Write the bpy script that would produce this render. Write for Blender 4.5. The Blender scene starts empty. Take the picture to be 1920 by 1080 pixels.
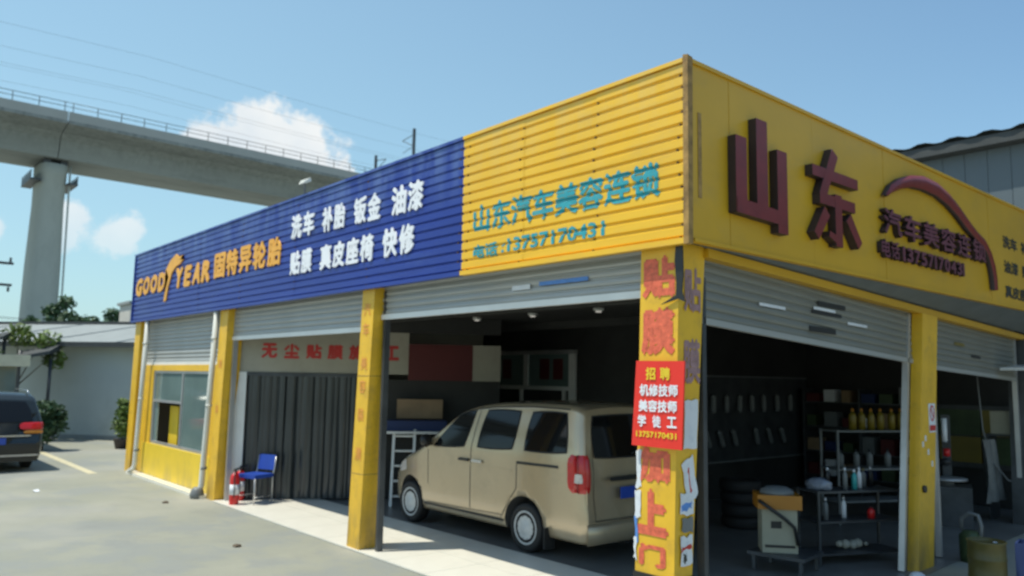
import bpy, bmesh, math, random
from mathutils import Vector, Matrix
random.seed(7)
R = math.radians
PI = math.pi
scn = bpy.context.scene
C = scn.collection

# ------------------------------------------------------------------ camera
cam_d = bpy.data.cameras.new('camera')
cam = bpy.data.objects.new('camera', cam_d)
C.objects.link(cam)
r_ = Vector((0.65490861, 0.75550925, 0.01733466))
u_ = Vector((0.07513811, -0.08792338, 0.99328935))
f_ = Vector((-0.75196341, 0.64921126, 0.11434932))
cam.matrix_world = Matrix(((r_.x, u_.x, -f_.x, 3.848), (r_.y, u_.y, -f_.y, -5.225), (r_.z, u_.z, -f_.z, 2.2), (0, 0, 0, 1)))
cam_d.sensor_width = 36
cam_d.lens = 27.69
cam_d.clip_start = 0.05
cam_d.clip_end = 3000
cam_d.dof.use_dof = True            # the phone focused on something near: everything is a little soft
cam_d.dof.focus_distance = 1.6
cam_d.dof.aperture_fstop = 4.8
scn.camera = cam

# ------------------------------------------------------------------ sun and sky
SUN_TRAVEL = Vector((0.62, 1.2, -3.37)).normalized()
to_sun = -SUN_TRAVEL
elev = math.asin(to_sun.z)
azim = math.atan2(to_sun.x, to_sun.y)       # clockwise from +y
sun_d = bpy.data.lights.new('sun', 'SUN')
sun_d.energy = 4.2
sun_d.angle = R(0.6)
sun_d.color = (1.0, 0.965, 0.84)
sun = bpy.data.objects.new('sun', sun_d)
sun.rotation_euler = SUN_TRAVEL.to_track_quat('-Z', 'Y').to_euler()
sun.location = (0, 0, 60)
C.objects.link(sun)

world = bpy.data.worlds.new('World')
scn.world = world
world.use_nodes = True
wn, wl = world.node_tree.nodes, world.node_tree.links
wn.clear()


def wnode(t, **kw):
    n = wn.new(t)
    for k, v in kw.items():
        setattr(n, k, v)
    return n


def wmath(op, a, b=None, c=None, clamp=False):
    n = wnode('ShaderNodeMath', operation=op)
    n.use_clamp = clamp
    for i, v in enumerate((a, b, c)):
        if v is None:
            continue
        if isinstance(v, (int, float)):
            n.inputs[i].default_value = v
        else:
            wl.new(v, n.inputs[i])
    return n.outputs[0]


sky = wnode('ShaderNodeTexSky')
sky.sky_type = 'NISHITA'
sky.sun_disc = False
sky.sun_elevation = elev
sky.sun_rotation = azim
sky.air_density = 1.25
sky.dust_density = .8
sky.ozone_density = 1.6
tc = wnode('ShaderNodeTexCoord')
# cumulus: soft blobs at fixed directions, their edges broken by fractal noise
noi = wnode('ShaderNodeTexNoise')
noi.inputs['Scale'].default_value = 21
noi.inputs['Detail'].default_value = 9
noi.inputs['Roughness'].default_value = 0.62
wl.new(tc.outputs['Generated'], noi.inputs['Vector'])
BLOBS = [((-0.880, 0.376, 0.278), .050), ((-0.868, 0.405, 0.272), .052), ((-0.898, 0.340, 0.264), .046), ((-0.862, 0.431, 0.254), .046),
         ((-0.906, 0.314, 0.268), .024), ((-0.878, 0.39, 0.255), .055), ((-0.912, 0.30, 0.262), .018),
         ((-0.967, 0.188, 0.168), .022), ((-0.970, 0.180, 0.152), .026), ((-0.956, 0.248, 0.158), .024), ((-0.961, 0.240, 0.144), .026), ((-0.981, 0.12, 0.15), .016),
         ((-0.70, -0.70, 0.25), .09), ((-0.2, -0.95, 0.3), .10), ((0.7, -0.62, 0.35), .12), ((0.93, 0.2, 0.25), .10), ((0.35, 0.9, 0.14), .06)]
acc = None
for d, rad in BLOBS:
    dv = Vector(d).normalized()
    dist = wnode('ShaderNodeVectorMath', operation='DISTANCE')
    wl.new(tc.outputs['Generated'], dist.inputs[0])
    dist.inputs[1].default_value = dv
    v = wmath('SUBTRACT', 1.0, wmath('DIVIDE', dist.outputs['Value'], rad))
    acc = v if acc is None else wmath('SMOOTH_MAX', acc, v, 0.25)
nz = wmath('MULTIPLY', wmath('SUBTRACT', noi.outputs['Fac'], 0.5), 2.3)
dens = wmath('ADD', acc, nz)
mask = wnode('ShaderNodeMapRange', interpolation_type='SMOOTHSTEP')
wl.new(dens, mask.inputs['Value'])
mask.inputs['From Min'].default_value = -0.02
mask.inputs['From Max'].default_value = 0.42
sep = wnode('ShaderNodeSeparateXYZ')
wl.new(tc.outputs['Generated'], sep.inputs[0])
# thin veil of haze low over the horizon
veil = wnode('ShaderNodeMapRange')
wl.new(sep.outputs['Z'], veil.inputs['Value'])
veil.inputs['From Min'].default_value = 0.0
veil.inputs['From Max'].default_value = 0.55
veil.inputs['To Min'].default_value = 0.62
veil.inputs['To Max'].default_value = 0.40
cl_noise = wnode('ShaderNodeTexNoise')
cl_noise.inputs['Scale'].default_value = 9
cl_noise.inputs['Detail'].default_value = 5
wl.new(tc.outputs['Generated'], cl_noise.inputs['Vector'])
cr = wnode('ShaderNodeValToRGB')
cr.color_ramp.elements[0].position = .3
cr.color_ramp.elements[0].color = (4.9, 5.4, 5.8, 1)
cr.color_ramp.elements[1].position = .62
cr.color_ramp.elements[1].color = (6.3, 6.4, 6.3, 1)
wl.new(cl_noise.outputs['Fac'], cr.inputs['Fac'])
mixh = wnode('ShaderNodeMix', data_type='RGBA')
# the haze lies thicker towards the west (-x), thinner towards the north east
west = wnode('ShaderNodeMapRange')
wl.new(sep.outputs['X'], west.inputs['Value'])
west.inputs['From Min'].default_value = -1.0
west.inputs['From Max'].default_value = -0.2
west.inputs['To Min'].default_value = 1.0
west.inputs['To Max'].default_value = 0.12
wl.new(wmath('MULTIPLY', veil.outputs['Result'], west.outputs['Result']), mixh.inputs['Factor'])
tint = wnode('ShaderNodeVectorMath', operation='MULTIPLY')   # the clear summer blue of the place, a touch more cyan than the model's
wl.new(sky.outputs['Color'], tint.inputs[0])
tint.inputs[1].default_value = (.80, .98, 1.03)
wl.new(tint.outputs[0], mixh.inputs['A'])
mixh.inputs['B'].default_value = (3.15, 4.95, 5.6, 1)
mixc = wnode('ShaderNodeMix', data_type='RGBA')
opac = wnode('ShaderNodeMapRange')
wl.new(sep.outputs['Z'], opac.inputs['Value'])
opac.inputs['From Min'].default_value = 0.10
opac.inputs['From Max'].default_value = 0.22
opac.inputs['To Min'].default_value = 0.25
opac.inputs['To Max'].default_value = 0.97
wl.new(wmath('MULTIPLY', mask.outputs['Result'], opac.outputs['Result']), mixc.inputs['Factor'])
wl.new(mixh.outputs['Result'], mixc.inputs['A'])
wl.new(cr.outputs['Color'], mixc.inputs['B'])
bg = wnode('ShaderNodeBackground')
bg.inputs['Strength'].default_value = 0.14
wl.new(mixc.outputs['Result'], bg.inputs['Color'])
wo = wnode('ShaderNodeOutputWorld')
wl.new(bg.outputs[0], wo.inputs['Surface'])

scn.view_settings.view_transform = 'Standard'
scn.view_settings.look = 'None'
scn.view_settings.gamma = 1
scn.view_settings.exposure = 0.10
scn.view_settings.use_curve_mapping = False
scn.cycles.max_bounces = 8
scn.cycles.use_denoising = True
scn.cycles.sample_clamp_indirect = 6

# ------------------------------------------------------------------ materials
MATS = {}


def mat(name, col, rough=.6, metal=0., var=.12, scale=3., bump=0., bscale=60., spec=None, emis=None, dirt=None, coat=0., alpha=None, trans=0., stretch=None):
    if name in MATS:
        return MATS[name]
    m = bpy.data.materials.new(name)
    m.use_nodes = True
    nt = m.node_tree
    N, L = nt.nodes, nt.links
    b = N['Principled BSDF']
    b.inputs['Roughness'].default_value = rough
    b.inputs['Metallic'].default_value = metal
    if spec is not None:
        b.inputs['Specular IOR Level'].default_value = spec
    if coat:
        b.inputs['Coat Weight'].default_value = coat
        b.inputs['Coat Roughness'].default_value = .06
    if trans:
        b.inputs['Transmission Weight'].default_value = trans
        b.inputs['IOR'].default_value = 1.2
    if alpha is not None:
        b.inputs['Alpha'].default_value = alpha
    t = N.new('ShaderNodeTexCoord')
    mp = N.new('ShaderNodeMapping')
    L.new(t.outputs['Object'], mp.inputs['Vector'])
    if stretch:
        mp.inputs['Scale'].default_value = stretch
    n1 = N.new('ShaderNodeTexNoise')
    n1.inputs['Scale'].default_value = scale
    n1.inputs['Detail'].default_value = 6
    n1.inputs['Roughness'].default_value = .6
    L.new(mp.outputs[0], n1.inputs['Vector'])
    r = N.new('ShaderNodeValToRGB')
    r.color_ramp.elements[0].position = .3
    r.color_ramp.elements[1].position = .7
    c0 = [max(0, x * (1 - var)) for x in col]
    c1 = [min(1, x * (1 + var)) for x in col]
    r.color_ramp.elements[0].color = (*c0, 1)
    r.color_ramp.elements[1].color = (*c1, 1)
    L.new(n1.outputs['Fac'], r.inputs['Fac'])
    out = r.outputs['Color']
    if dirt:                                     # (colour, amount, scale)
        n2 = N.new('ShaderNodeTexNoise')
        n2.inputs['Scale'].default_value = dirt[2]
        n2.inputs['Detail'].default_value = 8
        n2.inputs['Roughness'].default_value = .7
        L.new(mp.outputs[0], n2.inputs['Vector'])
        mr = N.new('ShaderNodeMapRange')
        L.new(n2.outputs['Fac'], mr.inputs['Value'])
        mr.inputs['From Min'].default_value = .52
        mr.inputs['From Max'].default_value = .78
        mr.inputs['To Max'].default_value = dirt[1]
        mx = N.new('ShaderNodeMix')
        mx.data_type = 'RGBA'
        L.new(mr.outputs[0], mx.inputs['Factor'])
        L.new(out, mx.inputs['A'])
        mx.inputs['B'].default_value = (*dirt[0], 1)
        out = mx.outputs['Result']
    L.new(out, b.inputs['Base Color'])
    if bump:
        n3 = N.new('ShaderNodeTexNoise')
        n3.inputs['Scale'].default_value = bscale
        n3.inputs['Detail'].default_value = 4
        L.new(mp.outputs[0], n3.inputs['Vector'])
        bp = N.new('ShaderNodeBump')
        bp.inputs['Strength'].default_value = bump
        bp.inputs['Distance'].default_value = .01
        L.new(n3.outputs['Fac'], bp.inputs['Height'])
        L.new(bp.outputs[0], b.inputs['Normal'])
    if emis:
        b.inputs['Emission Color'].default_value = (*emis[0], 1)
        b.inputs['Emission Strength'].default_value = emis[1]
    MATS[name] = m
    return m


BLUE = mat('blue_sheet', (.018, .045, .27), .38, var=.12, scale=1.3, dirt=((.10, .16, .36), .45, 1.1), stretch=(.4, 1, 2))
YEL = mat('yellow_sheet', (.86, .50, .03), .40, var=.07, scale=1.2, dirt=((.50, .34, .12), .4, 2.2), stretch=(.5, 1, 2.5))
YELB = mat('yellow_panel', (.64, .36, .016), .42, var=.08, scale=.8, dirt=((.38, .26, .08), .35, 1.4), stretch=(1, .8, 1.6))  # set darker than the side A yellow, with this side's shade in it
YPOST = mat('yellow_post_paint', (.80, .47, .03), .42, var=.1, scale=3, dirt=((.34, .2, .06), .5, 5))
YWALL = mat('yellow_panel_low', (.80, .55, .035), .45, var=.06, scale=2, dirt=((.45, .36, .12), .4, 3))
RUST = mat('rusty_trim', (.34, .20, .06), .7, var=.4, scale=9, dirt=((.09, .05, .03), .9, 6), bump=.3)
SLAT = mat('shutter_slat', (.41, .415, .395), .42, .25, var=.06, scale=2, dirt=((.22, .22, .2), .35, 2.5), stretch=(.3, .3, 3))
SLATB = mat('shaded_shutter_slat', (.235, .235, .205), .5, .2, var=.08, scale=2, dirt=((.12, .12, .10), .5, 2.5), stretch=(.3, .3, 3))  # darker copy of the slat colour, with the shade of side B in it
CONCP = mat('pier_concrete', (.40, .425, .385), .85, var=.08, scale=.35, dirt=((.26, .28, .25), .7, .45), bump=.2, bscale=4, stretch=(1, 1, .4))
SLATW = mat('shutter_bottom_bar', (.75, .75, .72), .4, .1, var=.06)
TEAL = mat('teal_paint', (.035, .34, .40), .5, var=.15, scale=8, dirt=((.30, .30, .14), .45, 14))
ORP = mat('orange_paint', (.82, .40, .06), .5, var=.1, scale=6)
WHP = mat('white_letter_paint', (.82, .83, .86), .5, var=.05)
REDL = mat('dark_red_letter_face', (.19, .022, .018), .42, var=.15, scale=5, dirt=((.13, .03, .03), .5, 4))
REDS = mat('letter_side_dark', (.03, .018, .018), .55, var=.2)
MARL = mat('maroon_letter_face', (.15, .035, .055), .4, var=.2)
BLKP = mat('dark_print', (.04, .04, .03), .6)
SOFF = mat('soffit_sheet', (.13, .15, .16), .6, var=.15)
TILE = mat('white_floor_tile', (.74, .71, .62), .35, var=.05, scale=4, dirt=((.48, .45, .38), .4, 2.0))
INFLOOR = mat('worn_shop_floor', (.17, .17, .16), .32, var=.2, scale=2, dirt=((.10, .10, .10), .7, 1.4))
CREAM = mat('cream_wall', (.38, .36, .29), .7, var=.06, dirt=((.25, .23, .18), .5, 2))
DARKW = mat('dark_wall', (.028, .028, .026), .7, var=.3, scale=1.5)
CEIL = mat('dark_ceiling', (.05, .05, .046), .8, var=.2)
REDB = mat('red_banner', (.10, .012, .012), .6, var=.1)
REDT = mat('red_sign_print', (.52, .035, .03), .5)
GLASSD = mat('dark_glass', (.008, .009, .010), .05, spec=.35, var=0)
GLASSG = mat('green_grey_glass', (.14, .20, .19), .06, spec=.8, var=.15, scale=1)
BLK = mat('black_rubber', (.015, .015, .015), .7)
BLKPL = mat('black_plastic', (.02, .02, .02), .4)
CHROME = mat('steel', (.55, .55, .55), .25, .9, var=.05)
ALU = mat('aluminium', (.5, .5, .5), .38, .6, var=.1)
DKST = mat('dark_steel', (.07, .075, .08), .45, .4, var=.3)
PIPE = mat('white_pipe', (.62, .62, .56), .5, var=.08, dirt=((.3, .29, .24), .5, 6))
BEIGE = mat('beige_car_paint', (.54, .43, .28), .26, .45, var=.03, scale=2, coat=.6, dirt=((.30, .25, .18), .3, 3))
DKCAR = mat('dark_green_car_paint', (.018, .024, .022), .25, .3, var=.1, coat=.7)
LAMPR = mat('red_lamp', (.50, .012, .012), .12, spec=.7, var=.15, scale=12)
LAMPW = mat('clear_lamp', (.6, .55, .5), .12, var=.2, scale=15)
LAMPO = mat('amber_lamp', (.55, .22, .04), .15, var=.1)
PLATE = mat('blue_plate', (.02, .07, .42), .4, var=.05)
RIM = mat('wheel_silver', (.56, .56, .54), .38, .1, var=.12, scale=8)
BCH = mat('blue_vinyl', (.015, .06, .36), .45, var=.12)
REDX = mat('extinguisher_red', (.62, .02, .02), .3, var=.08)
SIGNR = mat('bright_red_board', (.82, .035, .02), .5, var=.05)
SIGNY = mat('yellow_print', (.85, .60, .03), .55, var=.05)
PINKT = mat('faded_red_print', (.72, .14, .07), .6, var=.3, scale=20)
PURPT = mat('faded_purple_print', (.34, .20, .20), .6, var=.25, scale=20)
PAPER = mat('white_paper', (.72, .74, .76), .7, var=.08, dirt=((.35, .4, .5), .6, 14))
PAPERB = mat('blue_paper', (.10, .25, .60), .6, var=.2, scale=18)
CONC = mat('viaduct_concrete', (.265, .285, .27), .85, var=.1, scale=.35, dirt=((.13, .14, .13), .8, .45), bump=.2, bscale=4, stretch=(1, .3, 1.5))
GREYW = mat('grey_render', (.47, .515, .49), .8, var=.05, scale=.8, dirt=((.34, .38, .36), .7, .7))
ROOFG = mat('grey_roof', (.27, .29, .28), .75, var=.1)
DKROOF = mat('dark_roof', (.05, .055, .055), .7, var=.2)
CLADB = mat('blue_grey_cladding', (.10, .125, .14), .5, var=.08, scale=.5, dirt=((.12, .14, .15), .5, .6), stretch=(1, 1, .3))
BARK = mat('bark', (.10, .075, .05), .9, var=.3, scale=8)
LEAF = mat('leaf_green', (.055, .105, .03), .6, var=.45, scale=1.2)
LEAF2 = mat('leaf_dark_green', (.045, .095, .035), .6, var=.4, scale=1.5)
LEAF3 = mat('leaf_yellow_green', (.13, .19, .035), .6, var=.4, scale=2)
TERRA = mat('dark_pot', (.06, .05, .045), .7)
CREAMP = mat('cream_plastic', (.36, .34, .25), .45, var=.06)
ORANGE = mat('orange_plastic', (.42, .17, .015), .4, var=.1)
YPL = mat('yellow_plastic', (.20, .145, .015), .4, var=.12)
GRNP = mat('green_plastic', (.05, .08, .03), .5, var=.3)
TEALP = mat('teal_liquid', (.05, .36, .36), .3)
GREYPL = mat('grey_plastic', (.17, .18, .18), .5)
WOOD = mat('brown_board', (.30, .20, .11), .6, var=.2)
LINEY = mat('line_paint', (.58, .52, .34), .7, var=.15, scale=10, dirt=((.36, .34, .28), .8, 8))
CURT = mat('curtain_pvc', (.035, .042, .045), .22, spec=.6, var=.35, scale=3, stretch=(3, 3, .3))
SCREWM = mat('screw_rust', (.18, .10, .04), .6)
BULB = mat('downlight_lens', (.8, .78, .7), .3, emis=((1, .95, .85), .35))


def ground_mat():
    m = bpy.data.materials.new('concrete_lot')
    m.use_nodes = True
    N, L = m.node_tree.nodes, m.node_tree.links
    b = N['Principled BSDF']
    b.inputs['Roughness'].default_value = .8
    t = N.new('ShaderNodeTexCoord')

    def noise(s, d=8, ro=.6):
        n = N.new('ShaderNodeTexNoise')
        n.inputs['Scale'].default_value = s
        n.inputs['Detail'].default_value = d
        n.inputs['Roughness'].default_value = ro
        L.new(t.outputs['Object'], n.inputs['Vector'])
        return n.outputs['Fac']

    def ramp(f, p0, p1, c0, c1):
        r = N.new('ShaderNodeValToRGB')
        r.color_ramp.elements[0].position = p0
        r.color_ramp.elements[1].position = p1
        r.color_ramp.elements[0].color = (*c0, 1)
        r.color_ramp.elements[1].color = (*c1, 1)
        L.new(f, r.inputs['Fac'])
        return r.outputs['Color']

    def mix(a, bb, f, mode='MIX'):
        x = N.new('ShaderNodeMix')
        x.data_type = 'RGBA'
        x.blend_type = mode
        if isinstance(f, float):
            x.inputs['Factor'].default_value = f
        else:
            L.new(f, x.inputs['Factor'])
        for s, k in ((a, 'A'), (bb, 'B')):
            if isinstance(s, tuple):
                x.inputs[k].default_value = (*s, 1)
            else:
                L.new(s, x.inputs[k])
        return x.outputs['Result']
    base = ramp(noise(.45), .35, .68, (.262, .268, .218), (.335, .33, .262))
    patches = ramp(noise(.55, 7, .7), .47, .56, (0, 0, 0), (1, 1, 1))
    base = mix(base, (.262, .272, .245), patches)
    base2 = mix(base, (.35, .34, .285), ramp(noise(.23, 4), .5, .62, (0, 0, 0), (.8, .8, .8)))
    stains = ramp(noise(1.3, 10, .75), .54, .72, (0, 0, 0), (.42, .42, .42))
    base3 = mix(base2, (.20, .20, .185), stains)
    grit = ramp(noise(90, 3), .35, .7, (.82, .82, .82), (1.12, 1.12, 1.12))
    col = mix(base3, grit, .8, 'MULTIPLY')
    # cracks
    v = N.new('ShaderNodeTexVoronoi')
    v.feature = 'DISTANCE_TO_EDGE'
    v.inputs['Scale'].default_value = .33
    wv = N.new('ShaderNodeVectorMath')
    wv.operation = 'ADD'
    nn = N.new('ShaderNodeTexNoise')
    nn.inputs['Scale'].default_value = 1.4
    nn.inputs['Detail'].default_value = 6
    L.new(t.outputs['Object'], nn.inputs['Vector'])
    L.new(t.outputs['Object'], wv.inputs[0])
    L.new(nn.outputs['Color'], wv.inputs[1])
    L.new(wv.outputs[0], v.inputs['Vector'])
    cr2 = ramp(v.outputs['Distance'], .0, .012, (.7, .7, .7), (0, 0, 0))
    cr3 = N.new('ShaderNodeMath')
    cr3.operation = 'MULTIPLY'
    L.new(cr2, cr3.inputs[0])
    cr3.inputs[1].default_value = .16
    col = mix(col, (.2, .2, .185), cr3.outputs[0])
    L.new(col, b.inputs['Base Color'])
    bp = N.new('ShaderNodeBump')
    bp.inputs['Strength'].default_value = .5
    bp.inputs['Distance'].default_value = .01
    L.new(noise(45, 6), bp.inputs['Height'])
    L.new(bp.outputs[0], b.inputs['Normal'])
    return m


# ------------------------------------------------------------------ helpers
def bm_new():
    return bmesh.new()


def add_box(bm, lo, hi, mi=0):
    x0, y0, z0 = lo
    x1, y1, z1 = hi
    vs = [bm.verts.new(p) for p in ((x0, y0, z0), (x1, y0, z0), (x1, y1, z0), (x0, y1, z0), (x0, y0, z1), (x1, y0, z1), (x1, y1, z1), (x0, y1, z1))]
    for f in ((3, 2, 1, 0), (4, 5, 6, 7), (0, 1, 5, 4), (1, 2, 6, 5), (2, 3, 7, 6), (3, 0, 4, 7)):
        bm.faces.new([vs[i] for i in f]).material_index = mi
    return vs


def add_hexa(bm, bot, top, mi=0):
    vs = [bm.verts.new(p) for p in bot + top]
    for f in ((3, 2, 1, 0), (4, 5, 6, 7), (0, 1, 5, 4), (1, 2, 6, 5), (2, 3, 7, 6), (3, 0, 4, 7)):
        bm.faces.new([vs[i] for i in f]).material_index = mi
    return vs


def add_tube(bm, p0, p1, r0, r1=None, n=12, cap=True):
    r1 = r0 if r1 is None else r1
    p0, p1 = Vector(p0), Vector(p1)
    d = (p1 - p0).normalized()
    a = d.orthogonal().normalized()
    b = d.cross(a)
    A, B = [], []
    for i in range(n):
        t = 2 * PI * i / n
        o = a * math.cos(t) + b * math.sin(t)
        A.append(bm.verts.new(p0 + o * r0))
        B.append(bm.verts.new(p1 + o * r1))
    for i in range(n):
        j = (i + 1) % n
        f = bm.faces.new((A[i], A[j], B[j], B[i]))
        f.smooth = True
    if cap:
        bm.faces.new(A[::-1])
        bm.faces.new(B)


def add_path(bm, pts, r, n=8):
    pts = [Vector(p) for p in pts]
    rings = []
    prev = None
    for i, p in enumerate(pts):
        d = (pts[min(i + 1, len(pts) - 1)] - pts[max(i - 1, 0)]).normalized()
        a = d.orthogonal().normalized() if prev is None else (prev - d * prev.dot(d)).normalized()
        prev = a
        b = d.cross(a)
        rings.append([bm.verts.new(p + (a * math.cos(2 * PI * k / n) + b * math.sin(2 * PI * k / n)) * r) for k in range(n)])
    for A, B in zip(rings, rings[1:]):
        for k in range(n):
            j = (k + 1) % n
            bm.faces.new((A[k], A[j], B[j], B[k])).smooth = True
    bm.faces.new(rings[0][::-1])
    bm.faces.new(rings[-1])


def add_lathe(bm, prof, c=(0, 0, 0), axis='z', n=24, smooth=True):
    c = Vector(c)
    rings = []
    for rr, h in prof:
        ring = []
        for k in range(n):
            t = 2 * PI * k / n
            if axis == 'z':
                p = Vector((rr * math.cos(t), rr * math.sin(t), h))
            elif axis == 'y':
                p = Vector((rr * math.cos(t), h, rr * math.sin(t)))
            else:
                p = Vector((h, rr * math.cos(t), rr * math.sin(t)))
            ring.append(bm.verts.new(c + p))
        rings.append(ring)
    for A, B in zip(rings, rings[1:]):
        for k in range(n):
            j = (k + 1) % n
            f = bm.faces.new((A[k], A[j], B[j], B[k]))
            f.smooth = smooth
    bm.faces.new(rings[0][::-1])
    bm.faces.new(rings[-1])


def add_prism(bm, pts, f0, f1):
    """outline pts (2-D) mapped by f0 and f1 to the two end faces"""
    A = [bm.verts.new(f0(*p)) for p in pts]
    B = [bm.verts.new(f1(*p)) for p in pts]
    n = len(pts)
    bm.faces.new(A[::-1])
    bm.faces.new(B)
    for i in range(n):
        j = (i + 1) % n
        bm.faces.new((A[i], A[j], B[j], B[i]))


def obj(name, bm, m, parent=None, smooth=False, bevel=0.):
    if isinstance(bm, bpy.types.Mesh):
        me = bm
    else:
        if bevel:
            bmesh.ops.bevel(bm, geom=[e for e in bm.edges if len(e.link_faces) == 2 and e.calc_face_angle() > .6], offset=bevel, segments=2, affect='EDGES', clamp_overlap=True)
        bmesh.ops.recalc_face_normals(bm, faces=bm.faces[:])
        me = bpy.data.meshes.new(name)
        bm.to_mesh(me)
        bm.free()
        if smooth:
            for p in me.polygons:
                p.use_smooth = True
    if not me.materials:
        for mm in (m if isinstance(m, (list, tuple)) else [m]):
            me.materials.append(mm)
    o = bpy.data.objects.new(name, me)
    C.objects.link(o)
    if parent is not None:
        o.parent = parent
    return o


def tag(o, label=None, cat=None, group=None, kind=None):
    if label:
        o['label'] = label
    if cat:
        o['category'] = cat
    if group:
        o['group'] = group
    if kind:
        o['kind'] = kind
    return o


def thing(name, label, cat, loc=(0, 0, 0), rz=0, group=None):
    o = bpy.data.objects.new(name, None)
    o.empty_display_size = .2
    C.objects.link(o)
    o.location = loc
    o.rotation_euler = (0, 0, rz)
    return tag(o, label, cat, group)


def box(name, lo, hi, m, parent=None, bevel=0.):
    bm = bm_new()
    add_box(bm, lo, hi)
    return obj(name, bm, m, parent, bevel=bevel)


def inst(name, src, parent, loc=(0, 0, 0), rot=(0, 0, 0), scale=(1, 1, 1)):
    o = bpy.data.objects.new(name, src.data)
    C.objects.link(o)
    o.parent = parent
    o.location = loc
    o.rotation_euler = rot
    o.scale = scale
    return o


def copy_tree(o, parent=None):
    c = o.copy()
    C.objects.link(c)
    c.parent = parent
    for ch in list(o.children):
        copy_tree(ch, c)
    return c


def text_bm(s, w, h, depth=0., bold=.0, shear=0.):
    """letters as a bmesh lying in xz, lower left at the origin, scaled to w x h; depth towards -y; bold = stroke thickening"""
    cu = bpy.data.curves.new('lettering', 'FONT')
    cu.body = s
    cu.size = 1
    cu.extrude = .5 if depth else 0
    cu.resolution_u = 2
    cu.shear = shear
    o = bpy.data.objects.new('lettering', cu)
    C.objects.link(o)
    dg = bpy.context.evaluated_depsgraph_get()
    me = bpy.data.meshes.new_from_object(o.evaluated_get(dg))
    bpy.data.objects.remove(o)
    bpy.data.curves.remove(cu)
    bm = bm_new()
    b = bold * 1.1
    offs = [(0, 0)] if not b else [(0, 0), (b, 0), (-b, 0), (0, b), (0, -b)]
    for ox, oy in offs:
        n0 = len(bm.verts)
        bm.from_mesh(me)
        bm.verts.ensure_lookup_table()
        for v in bm.verts[n0:]:
            v.co.x += ox
            v.co.y += oy
            v.co.z = v.co.z * (1 if depth else 0) + (n0 > 0) * .0
        k = offs.index((ox, oy))
        for v in bm.verts[n0:]:
            v.co.z += k * (.006 if depth else .0004)
    bpy.data.meshes.remove(me)
    xs = [v.co.x for v in bm.verts]
    ys = [v.co.y for v in bm.verts]
    x0, x1, y0, y1 = min(xs), max(xs), min(ys), max(ys)
    for v in bm.verts:
        v.co = Vector(((v.co.x - x0) / (x1 - x0) * w, -(v.co.z) * depth - depth * .5 if depth else -v.co.z, (v.co.y - y0) / (y1 - y0) * h))
    return bm


def text(name, s, w, h, m, mtx, parent, depth=0., bold=.0, shear=0., side=None):
    bm = text_bm(s, w, h, depth, bold, shear)
    bmesh.ops.transform(bm, matrix=mtx, verts=bm.verts[:])
    nrm = (mtx.to_3x3() @ Vector((0, -1, 0))).normalized()
    me = bpy.data.meshes.new(name)
    if not depth:
        bm.normal_update()
        fl = [f for f in bm.faces if f.normal.dot(nrm) < 0]
        bmesh.ops.reverse_faces(bm, faces=fl)
    else:
        bmesh.ops.recalc_face_normals(bm, faces=bm.faces[:])
        bm.normal_update()
        for f in bm.faces:
            f.material_index = 0 if f.normal.dot(nrm) > .7 else 1
    bm.to_mesh(me)
    bm.free()
    me.materials.append(m)
    if depth:
        me.materials.append(side or m)
    return obj(name, me, m, parent)


def T(x, y, z, rz=0):
    return Matrix.Translation((x, y, z)) @ Matrix.Rotation(rz, 4, 'Z')


def letters(name, s, w, h, m, mtx, parent, depth, bold, side=None, shear=0., label=None):
    """each character a solid of its own"""
    narrow = {'1': .55, ':': .4}
    ws = [narrow.get(c, 1.0) for c in s]
    unit = w / sum(ws)
    x = 0
    for c, k in zip(s, ws):
        if c != ' ':
            o = text(name, c, unit * k * (.88 if k == 1 else .6), h, m, mtx @ Matrix.Translation((x + unit * k * .05, 0, 0)), parent, depth=depth, bold=bold, shear=shear, side=side)
            if label:
                o['label'] = label
        x += unit * k


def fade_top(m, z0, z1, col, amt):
    """second colour blended in by height, strongest at one end, in uneven vertical runs"""
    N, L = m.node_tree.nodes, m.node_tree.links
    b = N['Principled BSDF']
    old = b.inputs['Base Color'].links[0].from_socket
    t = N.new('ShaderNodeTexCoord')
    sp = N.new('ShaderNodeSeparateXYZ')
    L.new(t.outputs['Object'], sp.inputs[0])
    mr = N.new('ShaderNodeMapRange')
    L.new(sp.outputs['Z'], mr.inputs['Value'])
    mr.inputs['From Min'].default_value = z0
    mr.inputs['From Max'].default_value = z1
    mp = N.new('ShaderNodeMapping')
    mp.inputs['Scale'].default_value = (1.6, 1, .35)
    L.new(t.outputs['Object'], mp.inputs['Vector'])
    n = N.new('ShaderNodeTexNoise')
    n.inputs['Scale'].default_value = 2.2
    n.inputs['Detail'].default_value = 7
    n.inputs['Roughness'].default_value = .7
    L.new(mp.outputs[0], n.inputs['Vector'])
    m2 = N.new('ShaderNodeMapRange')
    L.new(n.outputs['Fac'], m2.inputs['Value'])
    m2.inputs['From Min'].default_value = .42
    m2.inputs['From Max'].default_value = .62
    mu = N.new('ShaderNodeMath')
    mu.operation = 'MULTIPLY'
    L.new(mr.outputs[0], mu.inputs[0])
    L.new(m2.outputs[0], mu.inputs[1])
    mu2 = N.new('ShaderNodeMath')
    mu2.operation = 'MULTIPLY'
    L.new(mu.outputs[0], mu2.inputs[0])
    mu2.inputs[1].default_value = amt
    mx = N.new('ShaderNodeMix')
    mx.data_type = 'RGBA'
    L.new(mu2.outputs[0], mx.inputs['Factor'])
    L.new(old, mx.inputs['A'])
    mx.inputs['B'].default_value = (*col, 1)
    L.new(mx.outputs['Result'], b.inputs['Base Color'])


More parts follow.
